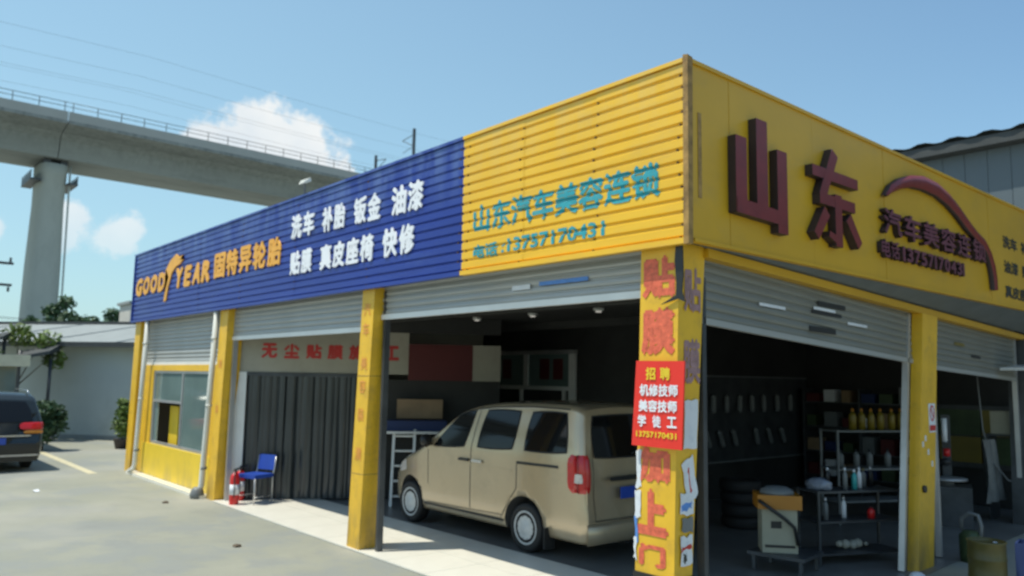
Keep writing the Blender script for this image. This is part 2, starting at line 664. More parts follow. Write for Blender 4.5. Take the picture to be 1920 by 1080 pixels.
fade_top(BLUE, 4.1, 4.85, (.13, .20, .42), .75)
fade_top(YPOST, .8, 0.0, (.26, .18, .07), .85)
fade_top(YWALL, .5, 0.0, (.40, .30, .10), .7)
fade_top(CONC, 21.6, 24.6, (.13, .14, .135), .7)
fade_top(YEL, 3.9, 4.85, (.70, .52, .20), .35)


# ================================================================== GROUND
bm = bm_new()
S = 700
vs = [bm.verts.new(p) for p in ((-S, -S, 0), (S, -S, 0), (S, S, 0), (-S, S, 0))]
bm.faces.new(vs)
tag(obj('ground', bm, ground_mat()), kind='structure')
# painted line
bm = bm_new()
pts = [(-21.6, -.62), (-18.4, -.64), (-15.2, -.66)]
for (a, b) in zip(pts, pts[1:]):
    vs = [bm.verts.new((x, y, .004)) for x, y in ((a[0], a[1] - .09), (b[0], b[1] - .09), (b[0], b[1] + .09), (a[0], a[1] + .09))]
    bm.faces.new(vs)
bmesh.ops.remove_doubles(bm, verts=bm.verts[:], dist=.001)
tag(obj('painted_line', bm, LINEY), kind='structure')

# ================================================================== THE SHOP
shop = thing('auto_shop', 'low corner garage with blue and yellow sign fascia over open shutter bays', 'building', (0, 0, 0))
# white tiled apron and inner floor: 4 mm sheets
AX = -10.05
TW = .8
tile_mesh = None
bm = bm_new()
add_box(bm, (0, 0, 0), (TW - .006, TW - .006, .016))
tile_src = obj('floor_tile', bm, TILE, shop)
tile_src.location = (AX, .02, .004)
first = True
for i in range(13):
    for j in range(2):
        if i == 0 and j == 0:
            continue
        if AX + i * TW + TW > .05:
            continue
        inst('floor_tile', tile_src, shop, (AX + i * TW, .02 + j * TW, .004))
# joint bed under the tiles and the inner floor
bm = bm_new()
vs = [bm.verts.new(p) for p in ((-15.5, .3, .006), (-10.06, .3, .006), (-10.06, 1.63, .006), (-.02, 1.63, .006), (-.45, 11.2, .006), (-15.5, 11.2, .006))]
bm.faces.new(vs)
bm2 = bm_new()
vs = [bm.verts.new(p) for p in ((-10.055, .015, .0045), (-.16, .015, .0045), (-.16, 1.625, .0045), (-10.055, 1.625, .0045))]
bm.faces.new(vs)
bm2.free()
obj('inner_floor', bm, INFLOOR, shop)
# pale plinth strip in front of the booth wall
box('plinth', (-15.0, -.06, 0), (-10.45, .12, .05), TILE, shop)

# ---- fascia of side A (ribbed sheets), plane y=0
FB, FT = 3.37, 4.86
NR = 14
P = (FT - FB) / NR
DEP = .020


def rib_y(z):
    t = ((z - FB) / P) % 1.0
    if t < .10:
        return 0.0
    if t < .22:
        return -DEP * (t - .10) / .12
    if t < .86:
        return -DEP
    if t < .98:
        return -DEP * (1 - (t - .86) / .12)
    return 0.0


BREAKS = []
for i in range(NR):
    for t in (0.0, .10, .22, .86, .98):
        BREAKS.append(FB + (i + t) * P)
BREAKS.append(FT)


def sheet(x0, x1, m, dy=0.):
    bm = bm_new()
    n = max(1, int((x1 - x0) / .5))
    cols = []
    for k in range(n + 1):
        x = x0 + (x1 - x0) * k / n
        cols.append([bm.verts.new((x, rib_y(z - 1e-5 if z > FT - 1e-4 else z + 1e-6) + dy + .0025 * math.sin(x * 3.1 + z * 4) * math.sin(z * 2.3 + x) + random.uniform(-.0008, .0008), z)) for z in BREAKS])
    for a, b in zip(cols, cols[1:]):
        for i in range(len(BREAKS) - 1):
            bm.faces.new((a[i], b[i], b[i + 1], a[i + 1]))
    bmesh.ops.recalc_face_normals(bm, faces=bm.faces[:])
    o = obj('cladding_sheet', bm, m, shop)
    return o


XB = -3.045
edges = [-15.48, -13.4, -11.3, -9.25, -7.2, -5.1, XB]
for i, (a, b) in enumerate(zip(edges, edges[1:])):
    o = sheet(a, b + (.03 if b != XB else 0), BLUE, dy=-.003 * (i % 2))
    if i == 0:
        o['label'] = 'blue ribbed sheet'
edges = [XB, -2.05, -1.02, .0]
for i, (a, b) in enumerate(zip(edges, edges[1:])):
    o = sheet(a, b + (.03 if b else 0), YEL, dy=-.003 * ((i + 1) % 2))
    if i == 0:
        o['label'] = 'yellow ribbed sheet'
# rivets
bm = bm_new()
for x in [-15.3, -13.42, -11.32, -9.27, -7.22, -5.12, -3.1, -2.95, -2.07, -1.04, -.08]:
    for i in range(0, NR):
        z = FB + (i + .05) * P
        add_tube(bm, (x + .03 * math.sin(i * 7 + x), -.001, z), (x + .03 * math.sin(i * 7 + x), -.016, z), .0125, .009, 6)
tag(obj('rivet', bm, SCREWM, shop), kind='stuff')
# fascia box behind and edges
box('fascia_back', (-15.47, .012, FB + .005), (-.012, .05, FT - .01), SOFF, shop)
bm = bm_new()
add_box(bm, (XB, -.04, FT), (-.03, .06, FT + .035))
obj('top_flashing', bm, YEL, shop)['label'] = 'top edge flashing'
box('top_flashing', (-15.5, -.04, FT), (XB - .003, .06, FT + .035), BLUE, shop)
box('bottom_flashing', (XB, -.042, FB - .05), (-.03, .03, FB - .002), YEL, shop)
box('bottom_flashing', (-15.5, -.042, FB - .05), (XB - .003, .03, FB - .002), BLUE, shop)
box('end_flashing', (-15.52, -.045, FB - .05), (-15.482, .06, FT + .035), BLUE, shop)
# corner trim, rusty, slightly proud of the top
bm = bm_new()
add_hexa(bm, [(-.03, -.042, FB - .055), (.022, -.042, FB - .055), (.022, .018, FB - .055), (-.03, .018, FB - .055)],
         [(-.02, -.048, FT + .055), (.03, -.048, FT + .045), (.03, .02, FT + .035), (-.02, .02, FT + .037)])
obj('corner_trim', bm, RUST, shop)

# ---- lettering painted over the ribs


def painted(s, x0, x1, z0, z1, m, bold=.02, shear=0., dz=0.):
    bm = text_bm(s, x1 - x0, z1 - z0, 0, bold, shear)
    for v in bm.verts:
        v.co.x += x0
        v.co.z += z0 + dz * (v.co.x - x0) / (x1 - x0)
    for z in BREAKS:
        if z0 - .1 + min(dz, 0) < z < z1 + .1 + max(dz, 0):
            bmesh.ops.bisect_plane(bm, geom=bm.verts[:] + bm.edges[:] + bm.faces[:], plane_co=(0, 0, z), plane_no=(0, 0, 1), dist=1e-6)
    for v in bm.verts:
        v.co.y = rib_y(v.co.z) - .0065 + v.co.y
    bm.normal_update()
    bmesh.ops.reverse_faces(bm, faces=[f for f in bm.faces if f.normal.y > 0])
    me = bpy.data.meshes.new('lettering')
    bm.to_mesh(me)
    bm.free()
    me.materials.append(m)
    return obj('lettering', me, m, shop)


def raised(s_, x0, x1, z0, z1, m, bold=.03, shear=0.):
    letters('sign_letter', s_, x1 - x0, z1 - z0, m, Matrix.Translation((x0, -DEP - .004, z0)), shop, .018, bold, shear=shear, label='orange sign letter' if m is ORP else 'white sign letter')


raised('GOOD', -15.30, -13.20, 3.89, 4.30, ORP, .05, .12)
raised('YEAR', -12.60, -10.66, 3.88, 4.30, ORP, .05, .12)
# winged foot between the two halves
bm = bm_new()
foot = [(-13.22, 3.66), (-13.10, 3.68), (-13.0, 3.98), (-12.82, 4.24), (-12.60, 4.34), (-12.38, 4.37), (-12.18, 4.45), (-12.36, 4.45), (-12.22, 4.54), (-12.45, 4.52), (-12.62, 4.60),
        (-12.95, 4.50), (-13.2, 4.34), (-13.30, 4.20), (-13.12, 4.24), (-13.0, 4.16), (-13.12, 3.96), (-13.2, 3.8)]
bm.faces.new([bm.verts.new((x, 0, z)) for x, z in foot])
bmesh.ops.triangulate(bm, faces=bm.faces[:])
ext = bmesh.ops.extrude_face_region(bm, geom=bm.faces[:])
for v in [e for e in ext['geom'] if isinstance(e, bmesh.types.BMVert)]:
    v.co.y -= .024
for v in bm.verts:
    v.co.y -= DEP + .003
o = obj('lettering', bm, ORP, shop)
o['label'] = 'orange winged foot emblem'
raised('固特异轮胎', -10.50, -7.62, 3.90, 4.36, ORP, .036)
raised('洗车', -7.36, -6.57, 4.24, 4.61, WHP, .034)
raised('补胎', -6.36, -5.66, 4.22, 4.58, WHP, .034)
raised('钣金', -5.46, -4.74, 4.21, 4.57, WHP, .034)
raised('油漆', -4.52, -3.78, 4.19, 4.56, WHP, .034)
raised('贴膜', -7.34, -6.60, 3.69, 4.05, WHP, .034)
raised('真皮座椅', -6.38, -4.88, 3.68, 4.04, WHP, .034)
raised('快修', -4.70, -3.94, 3.68, 4.05, WHP, .034)
painted('山东汽车美容连锁', -2.84, -.28, 3.76, 4.07, TEAL, .03)['label'] = 'large teal characters'
painted('电话', -2.83, -2.42, 3.48, 3.63, TEAL, .03)['label'] = 'small teal characters'
painted(':13757170431', -2.36, -.91, 3.495, 3.64, TEAL, .03)['label'] = 'teal telephone number'

# ---- fascia of side B, flat panels, plane x=0
YE = 10.6
ed = [.02, .58, 2.02, 3.6, 5.2, 6.85, 8.5, YE]
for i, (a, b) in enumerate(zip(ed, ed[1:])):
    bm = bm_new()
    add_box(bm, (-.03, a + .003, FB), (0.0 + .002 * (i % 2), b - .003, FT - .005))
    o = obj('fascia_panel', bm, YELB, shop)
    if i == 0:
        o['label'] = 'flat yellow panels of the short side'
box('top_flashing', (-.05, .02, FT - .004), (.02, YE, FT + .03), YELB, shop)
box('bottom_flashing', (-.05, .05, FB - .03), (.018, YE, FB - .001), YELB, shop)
# streaks of dirt: old torn tape near the corner
bm = bm_new()
add_box(bm, (.002, .12, 3.72), (.005, .17, 4.45))
obj('tape_strip', bm, RUST, shop)
MB_ = lambda y, z, x=.0: Matrix.Translation((x, y, z)) @ Matrix.Rotation(PI / 2, 4, 'Z')


def poly_letter(polys, m, side, name='sign_letter', x0=.005, x1=.085):
    bm = bm_new()
    for pl in polys:
        add_prism(bm, pl, lambda y, z: Vector((x0, y, z)), lambda y, z: Vector((x1, y, z)))
        x1 += .0015
    bmesh.ops.recalc_face_normals(bm, faces=bm.faces[:])
    bm.normal_update()
    for f in bm.faces:
        f.material_index = 0 if f.normal.x > .7 else 1
    return obj(name, bm, [m, side], shop, bevel=0)


def bar(a, b, w0, w1=None):
    a, b = Vector(a), Vector(b)
    w1 = w0 if w1 is None else w1
    d = (b - a).normalized()
    n = Vector((-d.y, d.x))
    return [tuple(a - n * w0), tuple(b - n * w1), tuple(b + n * w1), tuple(a + n * w0)]


# 山
o = poly_letter([bar((.635, 3.66), (.635, 4.34), .085), bar((.965, 3.76), (.965, 4.56), .09), bar((1.30, 3.56), (1.30, 4.34), .085), bar((.56, 3.72), (1.37, 3.70), .065)], REDL, REDS)
o['label'] = 'leftmost large dark red character'
# 东
o = poly_letter([bar((1.86, 4.28), (2.80, 4.28), .055), bar((2.32, 4.53), (2.04, 4.03), .07, .065), bar((1.99, 4.02), (2.72, 4.02), .055),
                 bar((2.36, 4.10), (2.36, 3.57), .07), bar((2.37, 3.62), (2.16, 3.68), .045, .03), bar((2.12, 3.90), (1.90, 3.63), .065, .055), bar((2.56, 3.90), (2.80, 3.63), .065, .055)], REDL, REDS)
o['label'] = 'second large dark red character'
# car-shaped swoosh
cen = [(3.50, 4.29), (3.66, 4.40), (3.90, 4.50), (4.2, 4.58), (4.55, 4.62), (4.95, 4.61), (5.3, 4.54), (5.6, 4.44), (5.9, 4.31), (6.2, 4.20), (6.45, 4.14), (6.62, 4.02), (6.75, 3.85), (6.80, 3.68), (6.80, 3.52)]
wid = [.01, .045, .06, .07, .085, .085, .08, .075, .07, .06, .055, .055, .055, .05, .035]
bm = bm_new()
sec = []
for i, (p, w) in enumerate(zip(cen, wid)):
    p = Vector(p)
    d = (Vector(cen[min(i + 1, len(cen) - 1)]) - Vector(cen[max(i - 1, 0)])).normalized()
    n = Vector((-d.y, d.x))
    a, b = p - n * w, p + n * w
    sec.append([bm.verts.new((.01, a.x, a.y)), bm.verts.new((.07, a.x, a.y)), bm.verts.new((.10, p.x, p.y)), bm.verts.new((.07, b.x, b.y)), bm.verts.new((.01, b.x, b.y))])
for A, B in zip(sec, sec[1:]):
    for k in range(4):
        f = bm.faces.new((A[k], A[k + 1], B[k + 1], B[k]))
        f.smooth = True
        f.material_index = 0 if k in (1, 2) else 1
obj('car_outline_emblem', bm, [REDL, REDS], shop)
letters('sign_letter', '汽车美容连锁', 3.14, .30, MARL, MB_(3.40, 3.86, .004), shop, .065, .02, REDS, label='maroon character under the arc')
letters('sign_letter', '电话', .48, .20, MARL, MB_(3.36, 3.60, .004), shop, .055, .02, REDS, label='small maroon character of the bottom row')
letters('sign_letter', '13757170431', 1.88, .17, MARL, MB_(3.90, 3.605, .004), shop, .055, .03, REDS, label='maroon numeral of the bottom row')
for zz, s in ((4.19, '洗车 补胎 钣金'), (3.83, '油漆 贴膜 快修'), (3.47, '真皮座椅 快修')):
    for q, wd in enumerate(s.split()):
        text('small_print', wd, .31 * len(wd), .19, BLKP, MB_(7.38 + (0, .78 if len(s.split()[0]) == 2 else 1.45, 1.56)[q], zz, .006), shop, bold=.04)

# ---- wall line of side B
LB = math.hypot(.04, 1)
DBx, DBy = -.04 / LB, 1 / LB


def wb(s, z, off=0.):      # point on the line of side B, off = outward
    return (-.12 + DBx * s + off * DBy, .4 + DBy * s - off * DBx, z)


def wb_box(name, s0, s1, z0, z1, o0, o1, m, parent=None, dz=0., bevel=0.):
    bm = bm_new()
    add_hexa(bm, [wb(s0, z0, o0), wb(s0, z0, o1), wb(s1, z0 + dz, o1), wb(s1, z0 + dz, o0)], [wb(s0, z1, o0), wb(s0, z1, o1), wb(s1, z1 + dz, o1), wb(s1, z1 + dz, o0)])
    return obj(name, bm, m, parent or shop, bevel=bevel)


# soffit (dark sheet) and yellow lintel
bm = bm_new()
add_hexa(bm, [(-.03, .06, FB - .028), wb(0, 3.34, 0), wb(10.2, 3.08, 0), (-.03, YE, FB - .028)], [(-.03, .06, FB - .02), wb(0, 3.35, 0), wb(10.2, 3.09, 0), (-.03, YE, FB - .02)])
obj('soffit', bm, SOFF, shop)
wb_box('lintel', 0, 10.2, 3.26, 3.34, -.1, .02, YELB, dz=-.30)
# posts --------------------------------------------------


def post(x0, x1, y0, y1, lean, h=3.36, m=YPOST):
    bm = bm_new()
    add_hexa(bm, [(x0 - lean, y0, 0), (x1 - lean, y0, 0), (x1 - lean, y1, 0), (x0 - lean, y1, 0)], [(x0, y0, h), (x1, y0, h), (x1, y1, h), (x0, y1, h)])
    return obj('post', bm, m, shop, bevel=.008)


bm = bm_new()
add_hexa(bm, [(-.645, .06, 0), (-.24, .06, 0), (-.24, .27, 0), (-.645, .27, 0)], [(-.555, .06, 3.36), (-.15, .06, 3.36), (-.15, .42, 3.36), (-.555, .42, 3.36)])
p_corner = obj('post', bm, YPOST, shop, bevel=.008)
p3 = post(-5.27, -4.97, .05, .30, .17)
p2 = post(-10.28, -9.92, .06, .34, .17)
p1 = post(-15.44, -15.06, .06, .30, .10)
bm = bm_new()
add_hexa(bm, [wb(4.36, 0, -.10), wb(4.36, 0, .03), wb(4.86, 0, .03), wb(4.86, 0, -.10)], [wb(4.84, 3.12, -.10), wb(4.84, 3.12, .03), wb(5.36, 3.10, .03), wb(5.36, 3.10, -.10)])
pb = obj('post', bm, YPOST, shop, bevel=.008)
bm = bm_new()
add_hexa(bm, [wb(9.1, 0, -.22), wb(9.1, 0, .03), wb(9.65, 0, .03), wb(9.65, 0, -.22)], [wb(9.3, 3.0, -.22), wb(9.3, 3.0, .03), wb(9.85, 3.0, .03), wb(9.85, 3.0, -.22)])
obj('post', bm, DKST, shop, bevel=.008)
# dark kick band at foot of corner post
bm = bm_new()
add_hexa(bm, [(-.655, .045, 0), (-.225, .045, 0), (-.225, .285, 0), (-.655, .285, 0)], [(-.64, .045, .62), (-.208, .045, .62), (-.208, .315, .62), (-.64, .315, .62)])
obj('kick_band', bm, BLKPL, p_corner)

# print on the corner post


def on_post(s, z0, h, w, xc, m, y=.058, bold=.03, lean=.09):
    x = xc - lean * (1 - (z0 + h / 2) / 3.36) - w / 2
    return text('lettering', s, w, h, m, Matrix.Translation((x, y - .002, z0)), p_corner, bold=bold)


on_post('贴', 2.90, .36, .36, -.355, PINKT, bold=.05)['label'] = 'large red characters'
on_post('膜', 2.42, .40, .36, -.355, PINKT, bold=.05)
on_post('加', 1.36, .30, .34, -.375, PINKT, bold=.06)
on_post('上', .93, .38, .34, -.385, PINKT, bold=.06)
on_post('门', .68, .18, .28, -.375, PINKT, bold=.05)
for s, z in (('贴', 2.78), ('膜', 2.18)):
    yc = .245
    text('lettering', s, .24, .38, PURPT, Matrix.Translation((-.15 - .09 * (1 - (z + .2) / 3.36) + .002 + .004, yc - .12, z)) @ Matrix.Rotation(PI / 2, 4, 'Z'), p_corner, bold=.03)
# torn black rag hanging from the top of the post corner
bm = bm_new()
pts = [(0, 0), (.07, .0), (.075, -.25), (.06, -.38), (.09, -.47), (.02, -.44), (-.16, -.48), (.0, -.41), (.005, -.3), (-.01, -.12)]
add_prism(bm, pts, lambda a, b: Vector((-.17 + a, .035, 3.32 + b)), lambda a, b: Vector((-.17 + a, .047, 3.32 + b)))
obj('torn_rag', bm, BLKPL, p_corner)


def poster(lo, hi, face, m, tilt=0., z_skew=0., label=None, name='poster'):
    """thin torn sheet on the post: face 'A' (y const) or 'B' (x const)"""
    bm = bm_new()
    a0, z0 = lo
    a1, z1 = hi
    pts = []
    rnd = random.Random(int(a0 * 1000 + z0 * 777))
    for k in range(5):
        pts.append((a0 + (a1 - a0) * k / 4, z0 + rnd.uniform(-.015, .02)))
    for k in range(1, 5):
        pts.append((a1 + rnd.uniform(-.02, .0), z0 + (z1 - z0) * k / 4))
    for k in range(1, 5):
        pts.append((a1 + (a0 - a1) * k / 4, z1 + rnd.uniform(-.02, .01)))
    for k in range(1, 4):
        pts.append((a0 + rnd.uniform(0, .02), z1 + (z0 - z1) * k / 4))
    ca, cz = (a0 + a1) / 2, (z0 + z1) / 2
    ct, st = math.cos(tilt), math.sin(tilt)
    pts = [(ca + (a - ca) * ct - (z - cz) * st, cz + (a - ca) * st + (z - cz) * ct) for a, z in pts]
    k = lambda z: .09 * (1 - z / 3.36)
    ky = lambda a, z: .06 + (a - .06) * (1 - .417 * (1 - z / 3.36))
    if face == 'A':
        add_prism(bm, pts, lambda a, z: Vector((a - k(z), .058 - poster.n, z)), lambda a, z: Vector((a - k(z), .054 - poster.n, z)))
    else:
        add_prism(bm, pts, lambda a, z: Vector((-.149 - k(z) + poster.n, ky(a, z), z)), lambda a, z: Vector((-.145 - k(z) + poster.n, ky(a, z), z)))
    poster.n += .0012
    o = obj(name, bm, m, p_corner)
    if label:
        o['label'] = label
    return o


poster.n = 0.001
poster((-.565, 1.30), (-.50, 1.62), 'A', PAPER)
poster((-.57, 1.05), (-.50, 1.28), 'A', PAPER)
poster((-.57, .86), (-.52, 1.06), 'A', PAPERB)
poster((-.572, .72), (-.53, .9), 'A', PAPER)
poster((.17, 1.64), (.40, 2.05), 'B', PAPER, label='pale notice on the shaded side of the post')
poster((.19, 1.22), (.40, 1.58), 'B', PAPER, .35)
poster((.27, 1.28), (.31, 1.5), 'B', REDT, .35)
poster((.13, 1.12), (.38, 1.30), 'B', PAPER)
poster((.14, 1.16), (.34, 1.21), 'B', PAPERB, .1)
poster((.16, .98), (.38, 1.10), 'B', GREYPL)
poster((.15, .72), (.38, .95), 'B', PAPER, .05)
poster((.16, .84), (.36, .88), 'B', REDT, .02)
poster((.19, .74), (.27, .82), 'B', BLKP, .02)
# small red marks down post 3 and post 2
FAINT = mat('faint_orange_print', (.80, .34, .07), .6, var=.2, scale=20)
for k, (s, z) in enumerate((('汽', 2.98), ('车', 2.72), ('美', 2.28), ('容', 1.98), ('装', 1.62), ('潢', 1.12))):
    text('lettering', s, .16, .17, FAINT, Matrix.Translation((-5.20 - .17 * (1 - z / 3.36), .046, z)), p3, bold=.01)
for s, z in (('洗', 2.3), ('车', 1.5)):
    text('lettering', s, .14, .15, FAINT, Matrix.Translation((-10.17 - .17 * (1 - z / 3.36), .054, z)), p2, bold=.01)
# joint lines of the sheet casing on the post
for z in (.95, 2.2):
    xx = -5.27 - .17 * (1 - z / 3.36)
    bm = bm_new()
    add_box(bm, (xx - .003, .047, z), (xx + .303, .303, z + .008))
    obj('casing_joint', bm, RUST, p3)
# notice and lock on the post of side B
k = lambda z: .48 * z / 3.12
bm = bm_new()
add_hexa(bm, [wb(4.62 + k(1.75), 1.62, .033), wb(4.84 + k(1.75), 1.62, .033), wb(4.84 + k(1.75), 1.62, .037), wb(4.62 + k(1.75), 1.62, .037)],
         [wb(4.62 + k(1.75), 1.98, .033), wb(4.84 + k(1.75), 1.98, .033), wb(4.84 + k(1.75), 1.98, .037), wb(4.62 + k(1.75), 1.98, .037)])
nt = obj('safety_notice', bm, PAPER, pb)
nt['label'] = 'small white notice with red ring and red band'
bm = bm_new()
cx_, cz_ = 4.73 + k(1.75), 1.86
prev = None
ring = []
for i in range(20):
    t = 2 * PI * i / 20
    ring.append((bm.verts.new(wb(cx_ + .055 * math.cos(t), cz_ + .075 * math.sin(t), .039)), bm.verts.new(wb(cx_ + .08 * math.cos(t), cz_ + .10 * math.sin(t), .039))))
for i in range(20):
    a, b = ring[i], ring[(i + 1) % 20]
    bm.faces.new((a[0], b[0], b[1], a[1]))
vs = [bm.verts.new(wb(cx_ + a, cz_ + b, .040)) for a, b in ((-.05, .05), (-.035, .065), (.05, -.05), (.035, -.065))]
bm.faces.new(vs)
vs = [bm.verts.new(wb(cx_ + a, 1.62 + b, .039)) for a, b in ((-.1, .02), (.1, .02), (.1, .09), (-.1, .09))]
bm.faces.new(vs)
obj('red_print', bm, REDT, pb)
bm = bm_new()
a = Vector(wb(4.48 + k(.95), .95, .028))
add_tube(bm, a, a + Vector((.03, 0, 0)), .045, n=14)
obj('lock', bm, BLKPL, pb)
for s_, z_ in ((4.50, 1.52), (4.60, 1.35), (4.74, 1.2), (4.42, 1.45)):
    bm = bm_new()
    a = wb(s_ + k(z_), z_, .031)
    add_hexa(bm, [wb(s_ + k(z_), z_, .031), wb(s_ + k(z_) + .05, z_, .031), wb(s_ + k(z_) + .05, z_, .034), wb(s_ + k(z_), z_, .034)],
             [wb(s_ + k(z_), z_ + .07, .031), wb(s_ + k(z_) + .05, z_ + .07, .031), wb(s_ + k(z_) + .05, z_ + .07, .034), wb(s_ + k(z_), z_ + .07, .034)])
    obj('sticker', bm, PAPER, pb)

# ---- roller shutters


def slat_bm(L, h=.082):
    prof = [(0, 0), (-.012, .008), (-.018, .03), (-.012, .058), (-.003, .070), (-.003, h - .002), (.012, h - .002), (.006, .035), (.012, 0)]
    bm = bm_new()
    add_prism(bm, prof, lambda y, z: Vector((0, y, z)), lambda y, z: Vector((L, y, z)))
    return bm


def shutter_A(x0, x1, y, zb, label=None, white_from=0):
    fr = bpy.data.objects.new('roller_shutter', None)
    C.objects.link(fr)
    fr.parent = shop
    if label:
        fr['label'] = label
    z = zb + .06
    n = int(math.ceil((3.36 - z) / .082))
    src = None
    for i in range(n):
        if src is None:
            src = obj('slat', slat_bm(x1 - x0), SLAT, fr)
            o = src
        else:
            o = inst('slat', src, fr)
        o.location = (x0, y + .012 * math.sin(i * 2.3) * .3, z + i * .082)
    box('bottom_bar', (x0, y - .035, zb), (x1, y + .02, zb + .065), SLATW, fr)
    return fr


shutter_A(-14.98, -10.42, .21, 2.36, 'lowest of the raised shutters, over the yellow booth')
shutter_A(-9.98, -5.40, .20, 2.79, 'raised shutter with a bright white bottom bar')
s3 = shutter_A(-4.98, -.60, .20, 2.93)
# stickers on the shutter of the third bay
box('sticker', (-2.4, .170, 3.12), (-2.12, .176, 3.17), PAPER, s3)
box('sticker', (-1.98, .170, 3.14), (-1.3, .176, 3.18), PAPERB, s3)


def shutter_B(s0, s1, zb, dz, label, stickers=()):
    fr = bpy.data.objects.new('roller_shutter', None)
    C.objects.link(fr)
    fr.parent = shop
    fr['label'] = label
    L = math.hypot(s1 - s0, dz)
    src = None
    z = zb + .05
    n = int(math.ceil((3.33 - z) / .082)) + 1
    rz = math.atan2(DBy, DBx)
    tilt = math.atan2(dz, s1 - s0)
    for i in range(n):
        if src is None:
            src = obj('slat', slat_bm(L), SLATB, fr)
            o = src
        else:
            o = inst('slat', src, fr)
        o.location = wb(s0, z + i * .082, -.10)
        o.rotation_euler = (0, -tilt, rz)
    bm = bm_new()
    add_hexa(bm, [wb(s0, zb, -.12), wb(s0, zb, -.07), wb(s1, zb + dz, -.07), wb(s1, zb + dz, -.12)], [wb(s0, zb + .055, -.12), wb(s0, zb + .055, -.07), wb(s1, zb + .055 + dz, -.07), wb(s1, zb + .055 + dz, -.12)])
    obj('bottom_bar', bm, SLAT, fr)
    for a, b, z0, z1, m in stickers:
        bm = bm_new()
        add_hexa(bm, [wb(a, z0, -.078), wb(a, z0, -.074), wb(b, z0 - .01, -.074), wb(b, z0 - .01, -.078)], [wb(a, z1, -.078), wb(a, z1, -.074), wb(b, z1 - .01, -.074), wb(b, z1 - .01, -.078)])
        obj('sticker', bm, m, fr)
    return fr


shutter_B(.02, 4.75, 2.70, -.22, 'raised shutter right of the corner post, with strips stuck on it',
          [(2.2, 2.85, 3.02, 3.07, BLKPL), (2.05, 2.75, 2.93, 2.965, BLKPL), (2.1, 2.6, 2.975, 3.005, PAPER), (2.0, 2.6, 2.74, 2.80, BLKPL), (1.0, 1.5, 2.93, 2.96, PAPER), (2.9, 3.4, 2.86, 2.89, PAPER)])
shutter_B(5.5, 9.2, 2.42, -.12, 'raised shutter at the right edge of the frame',
          [(6.3, 6.7, 2.78, 2.82, YPL), (7.0, 7.4, 2.62, 2.66, BLKPL)])
# guide rails
for x in (-9.93, -5.42, -4.93, -.62):
    box('guide_rail', (x - .025, .18, .02), (x + .025, .26, 3.3), ALU if x != -4.93 else DKST, shop)
for s in (.03, 4.66, 5.42, 9.15):
    sh = .46 if s == 4.66 else 0
    bm = bm_new()
    add_hexa(bm, [wb(s - sh, .02, -.14), wb(s - sh, .02, -.07), wb(s - sh + .06, .02, -.07), wb(s - sh + .06, .02, -.14)], [wb(s, 3.1, -.14), wb(s, 3.1, -.07), wb(s + .06, 3.1, -.07), wb(s + .06, 3.1, -.14)])
    obj('guide_rail', bm, DKST if s == .03 else ALU, shop)
# small pale bracket (lamp arm) at the right edge
wb_box('lamp_arm', 8.1, 9.0, 2.46, 2.50, -.02, .35, SLATW, dz=.06)

# ---- booth in the first bay: yellow wall with sliding window
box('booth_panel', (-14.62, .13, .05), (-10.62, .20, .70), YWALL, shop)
box('booth_jamb', (-14.96, .15, .0), (-14.20, .22, 2.36), YPOST, shop)
box('booth_jamb', (-10.86, .15, .0), (-10.44, .20, 2.36), YPOST, shop)
box('booth_head', (-14.20, .15, 2.24), (-10.86, .22, 2.36), YPOST, shop)
win = box('booth_window', (-14.20, .17, .70), (-10.86, .22, .76), ALU, shop)
win['label'] = 'sliding window of the booth'
for x0, x1, z0, z1 in ((-14.2, -14.14, .76, 2.24), (-10.92, -10.86, .76, 2.24), (-14.14, -10.92, 2.19, 2.24), (-12.42, -12.36, .76, 2.19), (-14.14, -12.42, 1.58, 1.63)):
    box('frame', (x0, .165, z0), (x1, .215, z1), ALU, win)
for x0, x1, z0, z1, m in ((-14.14, -12.42, 1.63, 2.19, GLASSG), (-12.36, -10.92, .76, 2.19, GLASSG), (-14.14, -12.42, .76, 1.58, None)):
    if m is None:
        box('pane', (x0, .212, z0), (x0 + .25, .216, z1), GLASSG, win)
        continue
    box('pane', (x0, .19, z0), (x1, .196, z1), m, win)
# interior of the booth
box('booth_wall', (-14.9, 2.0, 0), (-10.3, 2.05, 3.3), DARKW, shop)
box('yellow_locker', (-13.75, .40, .02), (-13.2, .8, 1.50), YWALL, shop)
box('booth_side_wall', (-10.2, .3, 0), (-10.12, 6.0, 3.3), CREAM, shop)
# ---- downpipes
for x, lean, nm in ((-14.42, .16, 'left'), (-10.36, .20, 'right')):
    bm = bm_new()
    add_path(bm, [(x, .02, 3.34), (x - lean * .5, .01, 1.7), (x - lean, 0.0, .22), (x - lean - .01, -.03, .12), (x - lean - .01, -.12, .07)], .050, 12)
    dp = obj('downpipe', bm, PIPE, shop, smooth=True)
    for z in (.5, 1.6, 2.8):
        bm = bm_new()
        add_tube(bm, (x - lean * (1 - z / 3.34), .012, z), (x - lean * (1 - z / 3.34), .012, z + .05), .057)
        obj('clamp', bm, PIPE if z != .5 else GREYPL, dp)
bm = bm_new()
add_lathe(bm, [(.0, 0), (.11, .0), (.125, .06), (.10, .15), (.07, .19), (.0, .19)], (-10.58, -.06, .0), n=14)
obj('pipe_shoe', bm, GREYPL, shop)

